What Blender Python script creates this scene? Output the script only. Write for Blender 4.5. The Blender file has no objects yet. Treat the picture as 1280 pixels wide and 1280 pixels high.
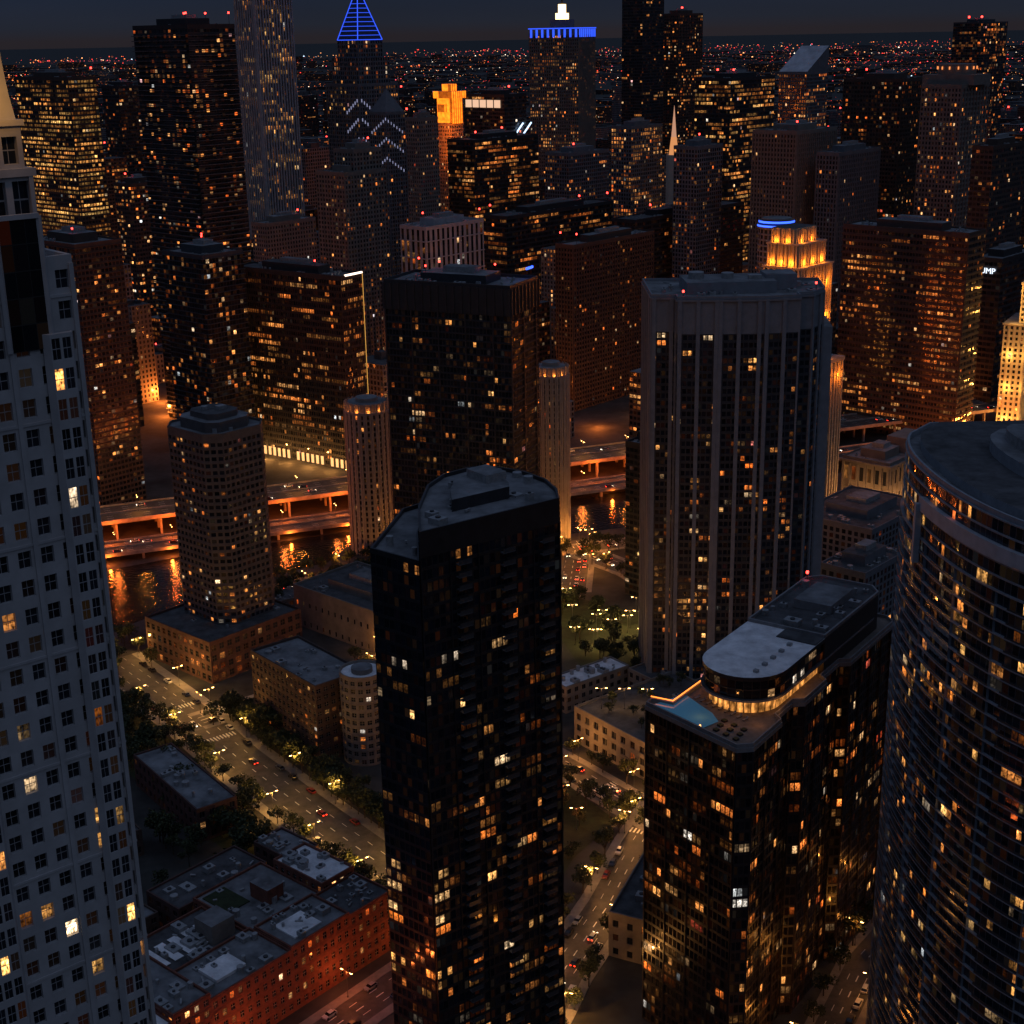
import bpy, math, random
from mathutils import Matrix, Vector
R=random.Random(7)
sc=bpy.context.scene
H=260.0
# ---------------- camera
cam=bpy.data.cameras.new('camera');co=bpy.data.objects.new('camera',cam);sc.collection.objects.link(co)
cam.sensor_width=36;cam.lens=1843/1280*36;cam.clip_start=1;cam.clip_end=90000
co.matrix_world=Matrix.Translation((0,0,H))@Matrix.Rotation(math.radians(72),4,'X')@Matrix.Rotation(math.radians(-1.1),4,'Z')
sc.camera=co
sc.view_settings.view_transform='Standard';sc.view_settings.look='None';sc.view_settings.exposure=0
# ---------------- node helper
class NT:
    def __init__(s,tree): s.t=tree;s.n=tree.nodes;s.l=tree.links
    def new(s,k,**kw):
        n=s.n.new(k)
        for a,b in kw.items(): setattr(n,a,b)
        return n
    def put(s,sock,v):
        if hasattr(v,'links') : s.l.new(v,sock)
        else:
            sock.default_value=v
    def m(s,op,a,b=None,c=None):
        n=s.new('ShaderNodeMath',operation=op)
        s.put(n.inputs[0],a)
        if b is not None:s.put(n.inputs[1],b)
        if c is not None:s.put(n.inputs[2],c)
        return n.outputs[0]
    def mix(s,f,a,b):
        n=s.new('ShaderNodeMix',data_type='RGBA');s.put(n.inputs[0],f)
        s.put(n.inputs[6],a if hasattr(a,'links') else (*a,1));s.put(n.inputs[7],b if hasattr(b,'links') else (*b,1))
        return n.outputs[2]
    def comb(s,x,y,z):
        n=s.new('ShaderNodeCombineXYZ');s.put(n.inputs[0],x);s.put(n.inputs[1],y);s.put(n.inputs[2],z);return n.outputs[0]
def newmat(name):
    m=bpy.data.materials.new(name);m.use_nodes=True
    t=NT(m.node_tree);return m,t,m.node_tree.nodes['Principled BSDF']
def solid(name,col,rough=.7,var=.35,scale=.15,metal=0,bump=0,spec=.4):
    m,t,b=newmat(name)
    g=t.new('ShaderNodeNewGeometry')
    n1=t.new('ShaderNodeTexNoise');n1.inputs['Scale'].default_value=scale;n1.inputs['Detail'].default_value=3;n1.inputs['Roughness'].default_value=.7
    t.l.new(g.outputs['Position'],n1.inputs['Vector'])
    f=t.m('MULTIPLY_ADD',n1.outputs[0],2.4,-.7);f=t.m('MINIMUM',t.m('MAXIMUM',f,0.),1.)
    c=t.mix(f,tuple(x*(1-var) for x in col),tuple(min(1,x*(1+var)) for x in col))
    t.l.new(c,b.inputs['Base Color']);b.inputs['Roughness'].default_value=rough;b.inputs['Metallic'].default_value=metal
    b.inputs['Specular IOR Level'].default_value=spec
    if bump:
        n2=t.new('ShaderNodeTexNoise');n2.inputs['Scale'].default_value=bump[0];n2.inputs['Detail'].default_value=2
        t.l.new(g.outputs['Position'],n2.inputs['Vector'])
        bp=t.new('ShaderNodeBump');bp.inputs['Strength'].default_value=bump[1];bp.inputs['Distance'].default_value=bump[2]
        t.l.new(n2.outputs[0],bp.inputs['Height']);t.l.new(bp.outputs[0],b.inputs['Normal'])
    return m
def emis(name,col,s,sample=False):
    m,t,b=newmat(name);b.inputs['Base Color'].default_value=(.1,.1,.1,1)
    b.inputs['Emission Color'].default_value=(*col,1);b.inputs['Emission Strength'].default_value=s
    if not sample:m.cycles.emission_sampling='NONE'
    return m
SEED=[0]
def fmat(name,wall=(.2,.2,.2),glass=(.012,.014,.02),mx=0.,y0=0.,y1=1.,p=.12,pf=0.,run=8,S=1.,warm=0.,rough=.12,mull=0,mcol=(.1,.1,.1),clus=.6,grp=1,hgrad=None):
    """window wall: UV = (bay index, floor index)"""
    SEED[0]+=1;sd=SEED[0]*3.37
    m,t,b=newmat(name);m.cycles.emission_sampling='NONE'
    uv=t.new('ShaderNodeUVMap');sx=t.new('ShaderNodeSeparateXYZ');t.l.new(uv.outputs[0],sx.inputs[0])
    U,V=sx.outputs[0],sx.outputs[1]
    cu=t.m('FLOOR',U);cv=t.m('FLOOR',V);fu=t.m('FRACT',U);fv=t.m('FRACT',V)
    w1=t.new('ShaderNodeTexWhiteNoise',noise_dimensions='3D')
    t.l.new(t.comb(cu if grp==1 else t.m('FLOOR',t.m('DIVIDE',cu,float(grp))),cv,sd),w1.inputs['Vector'])
    w2=t.new('ShaderNodeTexWhiteNoise',noise_dimensions='3D');t.l.new(t.comb(cu,cv,sd+11),w2.inputs['Vector'])
    s2=t.new('ShaderNodeSeparateColor');t.l.new(w2.outputs['Color'],s2.inputs[0])
    s1=t.new('ShaderNodeSeparateColor');t.l.new(w1.outputs['Color'],s1.inputs[0])
    nz=t.new('ShaderNodeTexNoise');nz.inputs['Scale'].default_value=.13;nz.inputs['Detail'].default_value=1
    t.l.new(t.comb(cu,t.m('MULTIPLY',cv,1.3),sd),nz.inputs['Vector'])
    cl=t.m('MAXIMUM',t.m('MULTIPLY_ADD',nz.outputs[0],9*clus,1-4.5*clus),.06)
    if hgrad:
        cl=t.m('MULTIPLY',cl,t.m('MAXIMUM',t.m('MULTIPLY_ADD',cv,-1.5/hgrad,1.75),.3))
    lit=t.m('LESS_THAN',w1.outputs['Value'],t.m('MULTIPLY',cl,p))
    if grp>1: lit=t.m('MULTIPLY',lit,t.m('LESS_THAN',s2.outputs[0],.72))
    rbr,rcol=s1.outputs[1],s1.outputs[2]
    if pf>0:
        w3=t.new('ShaderNodeTexWhiteNoise',noise_dimensions='3D')
        t.l.new(t.comb(t.m('FLOOR',t.m('DIVIDE',t.m('ADD',cu,t.m('MULTIPLY',cv,3.)),float(run))),cv,sd+5),w3.inputs['Vector'])
        s3=t.new('ShaderNodeSeparateColor');t.l.new(w3.outputs['Color'],s3.inputs[0])
        l2=t.m('MULTIPLY',t.m('LESS_THAN',w3.outputs['Value'],t.m('MULTIPLY',cl,pf)),t.m('LESS_THAN',s2.outputs[0],.88))
        lit=t.m('MAXIMUM',lit,l2)
        rbr=t.m('ADD',t.m('MULTIPLY',rbr,t.m('SUBTRACT',1.,l2)),t.m('MULTIPLY',t.m('MULTIPLY_ADD',s3.outputs[1],.6,.25),l2))
        rcol=t.m('ADD',t.m('MULTIPLY',rcol,t.m('SUBTRACT',1.,l2)),t.m('MULTIPLY',t.m('MULTIPLY_ADD',s3.outputs[2],.6,.2),l2))
    br=t.m('MULTIPLY_ADD',t.m('POWER',rbr,3.5),1.9,.07)
    br=t.m('MULTIPLY',br,t.m('MULTIPLY_ADD',s2.outputs[1],.9,.35))
    n3=t.new('ShaderNodeTexNoise');n3.inputs['Scale'].default_value=3.3;n3.inputs['Detail'].default_value=1;n3.inputs['Roughness'].default_value=.75
    t.l.new(uv.outputs[0],n3.inputs['Vector'])
    inn=t.m('MAXIMUM',t.m('MULTIPLY_ADD',n3.outputs[0],4.2,-1.25),.06)
    inn=t.m('MULTIPLY',inn,t.m('MULTIPLY_ADD',fv,.9,.35))
    bl=t.m('GREATER_THAN',fv,t.m('MULTIPLY_ADD',s2.outputs[2],1.5,.15))
    inn=t.m('MULTIPLY',inn,t.m('MULTIPLY_ADD',bl,-.75,1.))
    cu2=t.m('GREATER_THAN',fu,t.m('MULTIPLY_ADD',s2.outputs[0],2.2,.25))
    inn=t.m('MULTIPLY',inn,t.m('MULTIPLY_ADD',cu2,-.7,1.))
    amp=t.m('MULTIPLY',t.m('MULTIPLY',lit,br),inn)
    amp=t.m('ADD',t.m('MULTIPLY',amp,S*1.25),t.m('MULTIPLY',t.m('POWER',s2.outputs[0],8.),.012))
    cr=t.new('ShaderNodeValToRGB');e=cr.color_ramp;e.elements[0].position=0;e.elements[0].color=(1,.15+.1*warm,.02,1)
    e.elements[1].position=.3;e.elements[1].color=(1,.24+.12*warm,.04+.04*warm,1)
    for pos,c in ((.6,(1,.36+.1*warm,.08+.03*warm,1)),(.8,(1,.47+.08*warm,.16,1)),(.92,(1,.68,.38,1)),(.972,(.8,.9,.95,1)),(.984,(1,.10,.03,1)),(1.,(1,.3,.05,1))):
        q=e.elements.new(pos);q.color=c
    t.l.new(rcol,cr.inputs[0])
    mask=1.
    if mx>0 or y0>0 or y1<1:
        a=t.m('LESS_THAN',t.m('ABSOLUTE',t.m('SUBTRACT',fu,.5)),.5-mx)
        c=t.m('MULTIPLY',t.m('GREATER_THAN',fv,y0),t.m('LESS_THAN',fv,y1));mask=t.m('MULTIPLY',a,c)
    gm=mask
    if mull:
        nx,ny,th=mull
        fx=t.m('ABSOLUTE',t.m('SUBTRACT',t.m('FRACT',t.m('MULTIPLY',U,float(nx))),.5))
        fy=t.m('ABSOLUTE',t.m('SUBTRACT',t.m('FRACT',t.m('MULTIPLY',V,float(ny))),.5))
        gm=t.m('MULTIPLY',t.m('LESS_THAN',fx,.5-th*nx*.5),t.m('LESS_THAN',fy,.5-th*ny*.5))
        if mask!=1.: gm=t.m('MULTIPLY',gm,mask)
    geo=t.new('ShaderNodeNewGeometry')
    if mask!=1.:
        n4=t.new('ShaderNodeTexNoise');n4.inputs['Scale'].default_value=.09;n4.inputs['Detail'].default_value=2
        t.l.new(geo.outputs['Position'],n4.inputs['Vector'])
        wl=t.mix(n4.outputs[0],tuple(x*.6 for x in wall),tuple(x*1.4 for x in wall))
    if mull and mask!=1.: wl=t.mix(mask,wl,mcol)
    elif mull: wl=mcol
    gl=t.mix(s2.outputs[1],tuple(x*.5 for x in glass),tuple(x*1.8 for x in glass))
    col=t.mix(gm,wl,gl) if gm!=1. else gl
    t.l.new(col,b.inputs['Base Color'])
    if gm!=1.: t.l.new(t.m('MULTIPLY_ADD',gm,rough-.65,.65),b.inputs['Roughness'])
    else: b.inputs['Roughness'].default_value=rough
    b.inputs['Specular IOR Level'].default_value=.5
    t.l.new(cr.outputs[0],b.inputs['Emission Color'])
    t.l.new(t.m('MULTIPLY',amp,gm) if gm!=1. else amp,b.inputs['Emission Strength'])
    vm=t.new('ShaderNodeVectorMath',operation='MULTIPLY_ADD');t.l.new(w2.outputs['Color'],vm.inputs[0])
    vm.inputs[1].default_value=(.06,.06,.05)
    v0=t.new('ShaderNodeVectorMath',operation='ADD');t.l.new(geo.outputs['Normal'],v0.inputs[0]);v0.inputs[1].default_value=(-.03,-.03,-.025)
    t.l.new(v0.outputs[0],vm.inputs[2])
    v1=t.new('ShaderNodeVectorMath',operation='NORMALIZE');t.l.new(vm.outputs[0],v1.inputs[0]);t.l.new(v1.outputs[0],b.inputs['Normal'])
    return m
# ---------------- mesh builder
class MB:
    def __init__(s):s.v=[];s.f=[];s.uv=[];s.mi=[];s.mats=[]
    def M(s,mat):
        if mat not in s.mats:s.mats.append(mat)
        return s.mats.index(mat)
    def face(s,pts,mat,uv=None):
        i=len(s.v);s.v.extend([tuple(p) for p in pts]);s.f.append(tuple(range(i,i+len(pts))))
        s.uv.extend(uv if uv else [(p[0],p[1]) for p in pts]);s.mi.append(s.M(mat))
    def prism(s,poly,z0,z1,mat,top=None,bottom=False):
        n=len(poly)
        for i in range(n):
            p,q=poly[i],poly[(i+1)%n]
            s.face([(p[0],p[1],z0),(q[0],q[1],z0),(q[0],q[1],z1),(p[0],p[1],z1)],mat)
        s.face([(p[0],p[1],z1) for p in poly],top or mat)
        if bottom:s.face([(p[0],p[1],z0) for p in reversed(poly)],mat)
    def box(s,cx,cy,z0,z1,wx,wy,ang,mat,top=None):
        s.prism(rect(cx,cy,wx,wy,ang),z0,z1,mat,top)
    def cyl(s,cx,cy,z0,z1,r,n,mat,top=None,r2=None):
        r2=r if r2 is None else r2
        a=[(math.cos(2*math.pi*i/n),math.sin(2*math.pi*i/n)) for i in range(n)]
        for i in range(n):
            p,q=a[i],a[(i+1)%n]
            s.face([(cx+p[0]*r,cy+p[1]*r,z0),(cx+q[0]*r,cy+q[1]*r,z0),(cx+q[0]*r2,cy+q[1]*r2,z1),(cx+p[0]*r2,cy+p[1]*r2,z1)],mat)
        if r2>.01:s.face([(cx+p[0]*r2,cy+p[1]*r2,z1) for p in a],top or mat)
    def beam(s,p,q,w,mat):
        p=Vector(p);q=Vector(q);d=(q-p).normalized();u=d.cross(Vector((0,0,1)))
        if u.length<.01:u=Vector((1,0,0))
        u.normalize();w2=d.cross(u)*w;u=u*w
        c=[u+w2,-u+w2,-u-w2,u-w2]
        for i in range(4):
            a,b=c[i],c[(i+1)%4];s.face([p+a,p+b,q+b,q+a],mat)
        s.face([q+x for x in c],mat);s.face([p+x for x in reversed(c)],mat)
    def obj(s,name,smooth=False,parent=None):
        me=bpy.data.meshes.new(name);me.from_pydata(s.v,[],s.f)
        ul=me.uv_layers.new(name='UVMap');ul.data.foreach_set('uv',[c for t in s.uv for c in t])
        me.polygons.foreach_set('material_index',s.mi)
        for m in s.mats:me.materials.append(m)
        o=bpy.data.objects.new(name,me);sc.collection.objects.link(o)
        if parent:o.parent=parent
        return o
def rect(cx,cy,wx,wy,ang):
    c,s_=math.cos(math.radians(ang)),math.sin(math.radians(ang))
    return [(cx+x*c-y*s_,cy+x*s_+y*c) for x,y in ((-wx/2,-wy/2),(wx/2,-wy/2),(wx/2,wy/2),(-wx/2,wy/2))]
def quadpoly(x,y,L,Rr,A=48):
    a=math.radians(A);r=(math.cos(a)*Rr,math.sin(a)*Rr);l=(-math.sin(a)*L,math.cos(a)*L)
    return [(x,y),(x+r[0],y+r[1]),(x+r[0]+l[0],y+r[1]+l[1]),(x+l[0],y+l[1])]
def offset(poly,d):
    n=len(poly);out=[]
    for i in range(n):
        a,b,c=poly[i-1],poly[i],poly[(i+1)%n]
        e1=Vector((b[0]-a[0],b[1]-a[1])).normalized();e2=Vector((c[0]-b[0],c[1]-b[1])).normalized()
        n1=Vector((e1.y,-e1.x));n2=Vector((e2.y,-e2.x));k=(n1+n2);den=max(.35,1+n1.dot(n2))
        out.append((b[0]+k.x/den*d,b[1]+k.y/den*d))
    return out
def centroid(poly):return (sum(p[0] for p in poly)/len(poly),sum(p[1] for p in poly)/len(poly))
OCC=[]
def occ(poly,pad=4):
    OCC.append((min(p[0] for p in poly)-pad,min(p[1] for p in poly)-pad,max(p[0] for p in poly)+pad,max(p[1] for p in poly)+pad))
def facade(mb,poly,z0,z1,bay,flr,wall,gm,mode='flat',mx=.15,y0=.25,y1=.85,dep=.25,piers=None,slabs=None,skip=None):
    n=len(poly);ub=0;nf=max(1,round((z1-z0)/flr));fh=(z1-z0)/nf
    for i in range(n):
        p=Vector(poly[i]);q=Vector(poly[(i+1)%n]);e=q-p;ln=e.length
        if ln<.05:continue
        d=e/ln;nn=Vector((d.y,-d.x));nb=max(1,round(ln/bay));bw=ln/nb
        back=nn.y>.45
        P=lambda s_,z,o=0.:(p.x+d.x*s_+nn.x*o,p.y+d.y*s_+nn.y*o,z)
        if mode=='flat' or back or (mode=='punch' and ln<1.2):
            mm=gm if mode=='flat' else wall
            mb.face([P(0,z0),P(ln,z0),P(ln,z1),P(0,z1)],mm,[(ub,0),(ub+nb,0),(ub+nb,nf),(ub,nf)])
        else:
            for f in range(nf):
                za=z0+f*fh;zb=za+fh*y0;zc=za+fh*y1;zd=za+fh
                mb.face([P(0,za),P(ln,za),P(ln,zb),P(0,zb)],wall)
                mb.face([P(0,zc),P(ln,zc),P(ln,zd),P(0,zd)],wall)
                for j in range(nb):
                    a=j*bw;s0=a+bw*mx;s1=a+bw*(1-mx)
                    pa=(j-1)*bw+bw*(1-mx) if j else 0
                    mb.face([P(pa,zb),P(s0,zb),P(s0,zc),P(pa,zc)],wall)
                    if j==nb-1:mb.face([P(s1,zb),P(ln,zb),P(ln,zc),P(s1,zc)],wall)
                    D=-dep
                    mb.face([P(s0,zb,D),P(s1,zb,D),P(s1,zc,D),P(s0,zc,D)],gm,[(ub+j+.01,f+.01),(ub+j+.99,f+.01),(ub+j+.99,f+.99),(ub+j+.01,f+.99)])
                    mb.face([P(s0,zb),P(s1,zb),P(s1,zb,D),P(s0,zb,D)],wall)
                    mb.face([P(s0,zc,D),P(s1,zc,D),P(s1,zc),P(s0,zc)],wall)
                    mb.face([P(s0,zb),P(s0,zb,D),P(s0,zc,D),P(s0,zc)],wall)
                    mb.face([P(s1,zb,D),P(s1,zb),P(s1,zc),P(s1,zc,D)],wall)
        if piers and not back:
            w,dp,ev,pm=piers
            for j in range(0,nb+1,ev):
                s_=min(max(j*bw,w/2),ln-w/2);a,b=s_-w/2,s_+w/2
                mb.face([P(a,z0,dp),P(b,z0,dp),P(b,z1,dp),P(a,z1,dp)],pm)
                mb.face([P(a,z0),P(a,z0,dp),P(a,z1,dp),P(a,z1)],pm)
                mb.face([P(b,z0,dp),P(b,z0),P(b,z1),P(b,z1,dp)],pm)
                mb.face([P(a,z1,dp),P(b,z1,dp),P(b,z1),P(a,z1)],pm)
        ub+=nb+3
    if slabs:
        h,dp,ev,sm=slabs;out=offset(poly,dp)
        for f in range(ev,nf+1,ev):
            za=z0+f*fh-h/2;zb=za+h
            for i in range(n):
                a,b=poly[i],poly[(i+1)%n];c,d2=out[i],out[(i+1)%n]
                if (Vector((b[1]-a[1],-(b[0]-a[0]))).normalized().y)>.45:continue
                mb.face([(c[0],c[1],za),(d2[0],d2[1],za),(d2[0],d2[1],zb),(c[0],c[1],zb)],sm)
                mb.face([(c[0],c[1],zb),(d2[0],d2[1],zb),(b[0],b[1],zb),(a[0],a[1],zb)],sm)
                mb.face([(a[0],a[1],za),(b[0],b[1],za),(d2[0],d2[1],za),(c[0],c[1],za)],sm)
def lerp2(a,b,t):return (a[0]+(b[0]-a[0])*t,a[1]+(b[1]-a[1])*t)
ROOF=solid('roof_membrane',(.17,.175,.185),.85,.55,.12,bump=(.6,.4,.1))
ROOFL=solid('roof_white_membrane',(.74,.75,.78),.8,.3,.2)
ROOFD=solid('roof_gravel',(.075,.075,.08),.9,.5,.2)
HV=solid('hvac_metal',(.30,.31,.32),.5,.3,.8,metal=.3)
REDL=emis('aviation_red',(1,.035,.025),10)
DARK=solid('dark_metal',(.03,.03,.035),.4,.3,.5)
def inside(pt,poly):
    c=False;n=len(poly);x,y=pt
    for i in range(n):
        a,b=poly[i],poly[i-1]
        if (a[1]>y)!=(b[1]>y) and x<(b[0]-a[0])*(y-a[1])/(b[1]-a[1])+a[0]:c=not c
    return c
def roof(mb,poly,z,wall,top=ROOF,par=1.1,th=.5,clutter=8,pent=True,A=48,red=1,seed=0,ph=5.):
    r=random.Random(seed+int(z*7)+int(poly[0][0]*3))
    inn=offset(poly,-th);n=len(poly);zr=z+.06
    mb.face([(p[0],p[1],zr) for p in inn],top)
    for i in range(n):
        a,b,c,d=poly[i],poly[(i+1)%n],inn[i],inn[(i+1)%n]
        mb.face([(a[0],a[1],z),(b[0],b[1],z),(b[0],b[1],z+par),(a[0],a[1],z+par)],wall)
        mb.face([(a[0],a[1],z+par),(b[0],b[1],z+par),(d[0],d[1],z+par),(c[0],c[1],z+par)],wall)
        mb.face([(d[0],d[1],zr),(c[0],c[1],zr),(c[0],c[1],z+par),(d[0],d[1],z+par)],wall)
    cx,cy=centroid(poly)
    if pent:
        pp=[lerp2((cx,cy),p,.52) for p in poly]
        mb.prism(pp,zr,z+ph,wall,top)
        mb.prism([lerp2((cx+1,cy+1),p,.25) for p in poly],z+ph,z+ph+2.5,HV,ROOF)
        pz=z+ph
    else: pp=None;pz=z
    xs=[p[0] for p in inn];ys=[p[1] for p in inn];k=0;tries=0
    while k<clutter and tries<200:
        tries+=1
        x,y=r.uniform(min(xs),max(xs)),r.uniform(min(ys),max(ys))
        sh=[lerp2((cx,cy),p,.88) for p in inn]
        if not inside((x,y),sh):continue
        zz=zr
        if pp and inside((x,y),pp):continue
        elif pp and inside((x,y),[lerp2((cx,cy),p,.62) for p in poly]):continue
        w=r.uniform(1.0,3.4)
        c_=r.random()
        if c_<.25:mb.cyl(x,y,zz,zz+r.uniform(1,2.4),w*.4,10,HV)
        elif c_<.4:mb.beam((x,y,zz+.5),(x+r.uniform(-5,5)*.5,y+r.uniform(-5,5)*.5,zz+.5),.25,HV)
        else:
            hh=r.uniform(.5,1.9);mb.box(x,y,zz,zz+hh,w,w*r.uniform(.5,1.6),A,HV)
            mb.cyl(x,y,zz+hh,zz+hh+.3,w*.22,8,DARK)
        k+=1
    for j in range(red):
        p=lerp2((cx,cy),poly[r.randrange(n)],.9 if not pp else r.choice([.9,.45]));zz=z if not pp else pz
        mb.beam((p[0],p[1],z),(p[0],p[1],zz+2.5),.12,DARK)
        q=max(.38,math.hypot(*p)*5.4e-4);mb.cyl(p[0],p[1],zz+2.5,zz+2.5+q*2,q,6,REDL)
# ---------------- sky & added fill lamp
w=bpy.data.worlds.new('World');sc.world=w;w.use_nodes=True
w.cycles.sampling_method='NONE'
t=NT(w.node_tree);bg=w.node_tree.nodes['Background']
tc=t.new('ShaderNodeTexCoord');sp=t.new('ShaderNodeSeparateXYZ');t.l.new(tc.outputs['Generated'],sp.inputs[0])
rp=t.new('ShaderNodeValToRGB');e=rp.color_ramp
e.elements[0].position=0;e.elements[0].color=(.019,.016,.020,1)
e.elements[1].position=.007;e.elements[1].color=(.015,.018,.028,1)
for ps,c in ((.025,(.0115,.0175,.033,1)),(.12,(.010,.017,.034,1)),(.4,(.034,.050,.090,1)),(1.,(.112,.152,.25,1))):
    q=e.elements.new(ps);q.color=c
t.l.new(sp.outputs[2],rp.inputs[0])
nz=t.new('ShaderNodeTexNoise');nz.inputs['Scale'].default_value=3;nz.inputs['Detail'].default_value=4
mp=t.new('ShaderNodeMapping');mp.inputs['Scale'].default_value=(1,1,9);t.l.new(tc.outputs['Generated'],mp.inputs[0]);t.l.new(mp.outputs[0],nz.inputs['Vector'])
sky=t.new('ShaderNodeTexSky',sky_type='NISHITA');sky.sun_disc=False;sky.sun_elevation=math.radians(2);sky.sun_rotation=math.radians(150)
mul=t.new('ShaderNodeMix',data_type='RGBA',blend_type='MULTIPLY');mul.inputs[0].default_value=.4
t.l.new(rp.outputs[0],mul.inputs[6]);t.l.new(t.mix(nz.outputs[0],(.5,.5,.5),(1.5,1.5,1.5)),mul.inputs[7])
ad=t.new('ShaderNodeMix',data_type='RGBA',blend_type='ADD');ad.inputs[0].default_value=.0006
t.l.new(mul.outputs[2],ad.inputs[6]);t.l.new(sky.outputs[0],ad.inputs[7])
t.l.new(ad.outputs[2],bg.inputs[0]);bg.inputs[1].default_value=1
sl=bpy.data.lights.new('dusk_fill','SUN');sl.energy=.06;sl.angle=math.radians(40);sl.color=(.74,.83,1)  # dim directional fill, added to set facade faces apart at dusk
so=bpy.data.objects.new('dusk_fill',sl);sc.collection.objects.link(so);so.rotation_euler=(math.radians(52),0,math.radians(32))
def plight(x,y,z,P,col=(1,.5,.14),r=.25,parent=None,name='lamp_light'):
    l=bpy.data.lights.new(name,'POINT');l.energy=P;l.color=col;l.shadow_soft_size=r
    o=bpy.data.objects.new(name,l);sc.collection.objects.link(o);o.location=(x,y,z)
    if parent:o.parent=parent
    return o
# ---------------- ground, river, roads
asph=solid('asphalt',(.06,.057,.053),.7,.4,.25,bump=(3,.3,.05))
conc=solid('pavement_concrete',(.2,.19,.18),.85,.25,.3)
earth=solid('city_ground',(.04,.04,.038),.9,.7,.05)
grass=solid('grass',(.025,.035,.014),.95,.5,.3)
paint=solid('road_paint',(.7,.7,.66),.6,.15,2)
def sheet(name,poly,z,mat):
    mb=MB();mb.face([(p[0],p[1],z) for p in poly],mat);return mb.obj(name)
sheet('ground',[(-60000,-3000),(60000,-3000),(60000,60000),(-60000,60000)],0,earth)
wm,t,b=newmat('river_water');b.inputs['Base Color'].default_value=(.008,.012,.012,1);b.inputs['Roughness'].default_value=.12
n=t.new('ShaderNodeTexNoise');n.inputs['Scale'].default_value=.5;n.inputs['Detail'].default_value=4;g=t.new('ShaderNodeNewGeometry');t.l.new(g.outputs['Position'],n.inputs['Vector'])
bp=t.new('ShaderNodeBump');bp.inputs['Strength'].default_value=.7;bp.inputs['Distance'].default_value=.35;t.l.new(n.outputs[0],bp.inputs['Height']);t.l.new(bp.outputs[0],b.inputs['Normal'])
sheet('river',[(-420,480),(-300,555),(-190,628),(-140,690),(-96,722),(-84,758),(-50,760),(-5,752),(20,756),(60,768),(150,830),(260,905),(250,935),(140,868),(50,828),(-60,784),(-175,735),(-300,665),(-420,600)],.02,wm)
strips=MB();walks=MB();marks=MB()
def seg_off(pts,o):
    out=[]
    for i,p in enumerate(pts):
        a=pts[max(0,i-1)];b=pts[min(len(pts)-1,i+1)];d=Vector((b[0]-a[0],b[1]-a[1])).normalized()
        out.append((p[0]+d.y*o,p[1]-d.x*o))
    return out
RZ=[.05]
def road(pts,w,walk=3.5,dash=True,zz=None):
    z=RZ[0] if zz is None else zz;RZ[0]+=.004
    a=seg_off(pts,w/2);b=seg_off(pts,-w/2)
    for i in range(len(pts)-1):strips.face([(*b[i],z),(*a[i],z),(*a[i+1],z),(*b[i+1],z)],asph)
    if walk:
        for sg in (1,-1):
            a=seg_off(pts,sg*w/2);b=seg_off(pts,sg*(w/2+walk));zt=.17+(RZ[0]*.1)
            for i in range(len(pts)-1):
                q=[a[i],b[i],b[i+1],a[i+1]] if sg>0 else [b[i],a[i],a[i+1],b[i+1]]
                walks.prism(q,0,zt,conc)
    if dash:
        for i in range(len(pts)-1):
            p=Vector(pts[i]);q=Vector(pts[i+1]);L=(q-p).length;d=(q-p)/L;nn=Vector((d.y,-d.x))
            for off in (0,w*.25,-w*.25):
                s_=2
                while s_<L-4:
                    c=p+d*s_+nn*off;ww=.09 if off else .16;e_=c+d*3
                    marks.face([(c.x-nn.x*ww,c.y-nn.y*ww,z+.03),(c.x+nn.x*ww,c.y+nn.y*ww,z+.03),(e_.x+nn.x*ww,e_.y+nn.y*ww,z+.03),(e_.x-nn.x*ww,e_.y-nn.y*ww,z+.03)],paint)
                    s_+=8
STL=[(-178,600),(-148,562),(-128,536),(-105,503),(-76,465),(-45,426),(-14,385)]
STX=[(-66,598),(-30,553),(19,491),(43,459),(62,434)]
STC=[(-4,322),(11.5,365),(28,401),(41,436),(52,462)]
STJ=[(-128,536),(-96,560),(-60,590),(0,640),(27,672)]
STB=[(-100,285),(-63,330),(-28,372),(-14,385)]
STR=[(27,672),(33,734),(30,748)]
STR2=[(33,734),(60,700),(80,660),(88,600)]
STQ=[(-135,672),(-90,700),(-55,722),(-10,728),(33,734),(80,750)]
STD=[(60,285),(76,322),(101,369),(134,412)]
road(STL,19,4);road(STC,13,3);road(STX,12,3);road(STJ,11,3);road(STB,11,3);road(STR,16,3);road(STR2,14,3);road(STQ,12,2.5);road(STD,10,2.5)
def cross(x,y,ang,n=9,w=3.2):
    a=math.radians(ang);d=Vector((math.cos(a),math.sin(a)));nn=Vector((-d.y,d.x))
    for i in range(n):
        c=Vector((x,y))+d*((i-(n-1)/2)*1.35)
        q=[c-d*.3-nn*w/2,c+d*.3-nn*w/2,c+d*.3+nn*w/2,c-d*.3+nn*w/2]
        marks.face([(v.x,v.y,.112) for v in q],paint)
cross(-139,549,37,12);cross(-117,521,37,12);cross(-118,545,127,7);cross(43,444,-25,8);cross(32,476,37,8)
strips.obj('road');walks.obj('pavement');marks.obj('road_markings')
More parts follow.
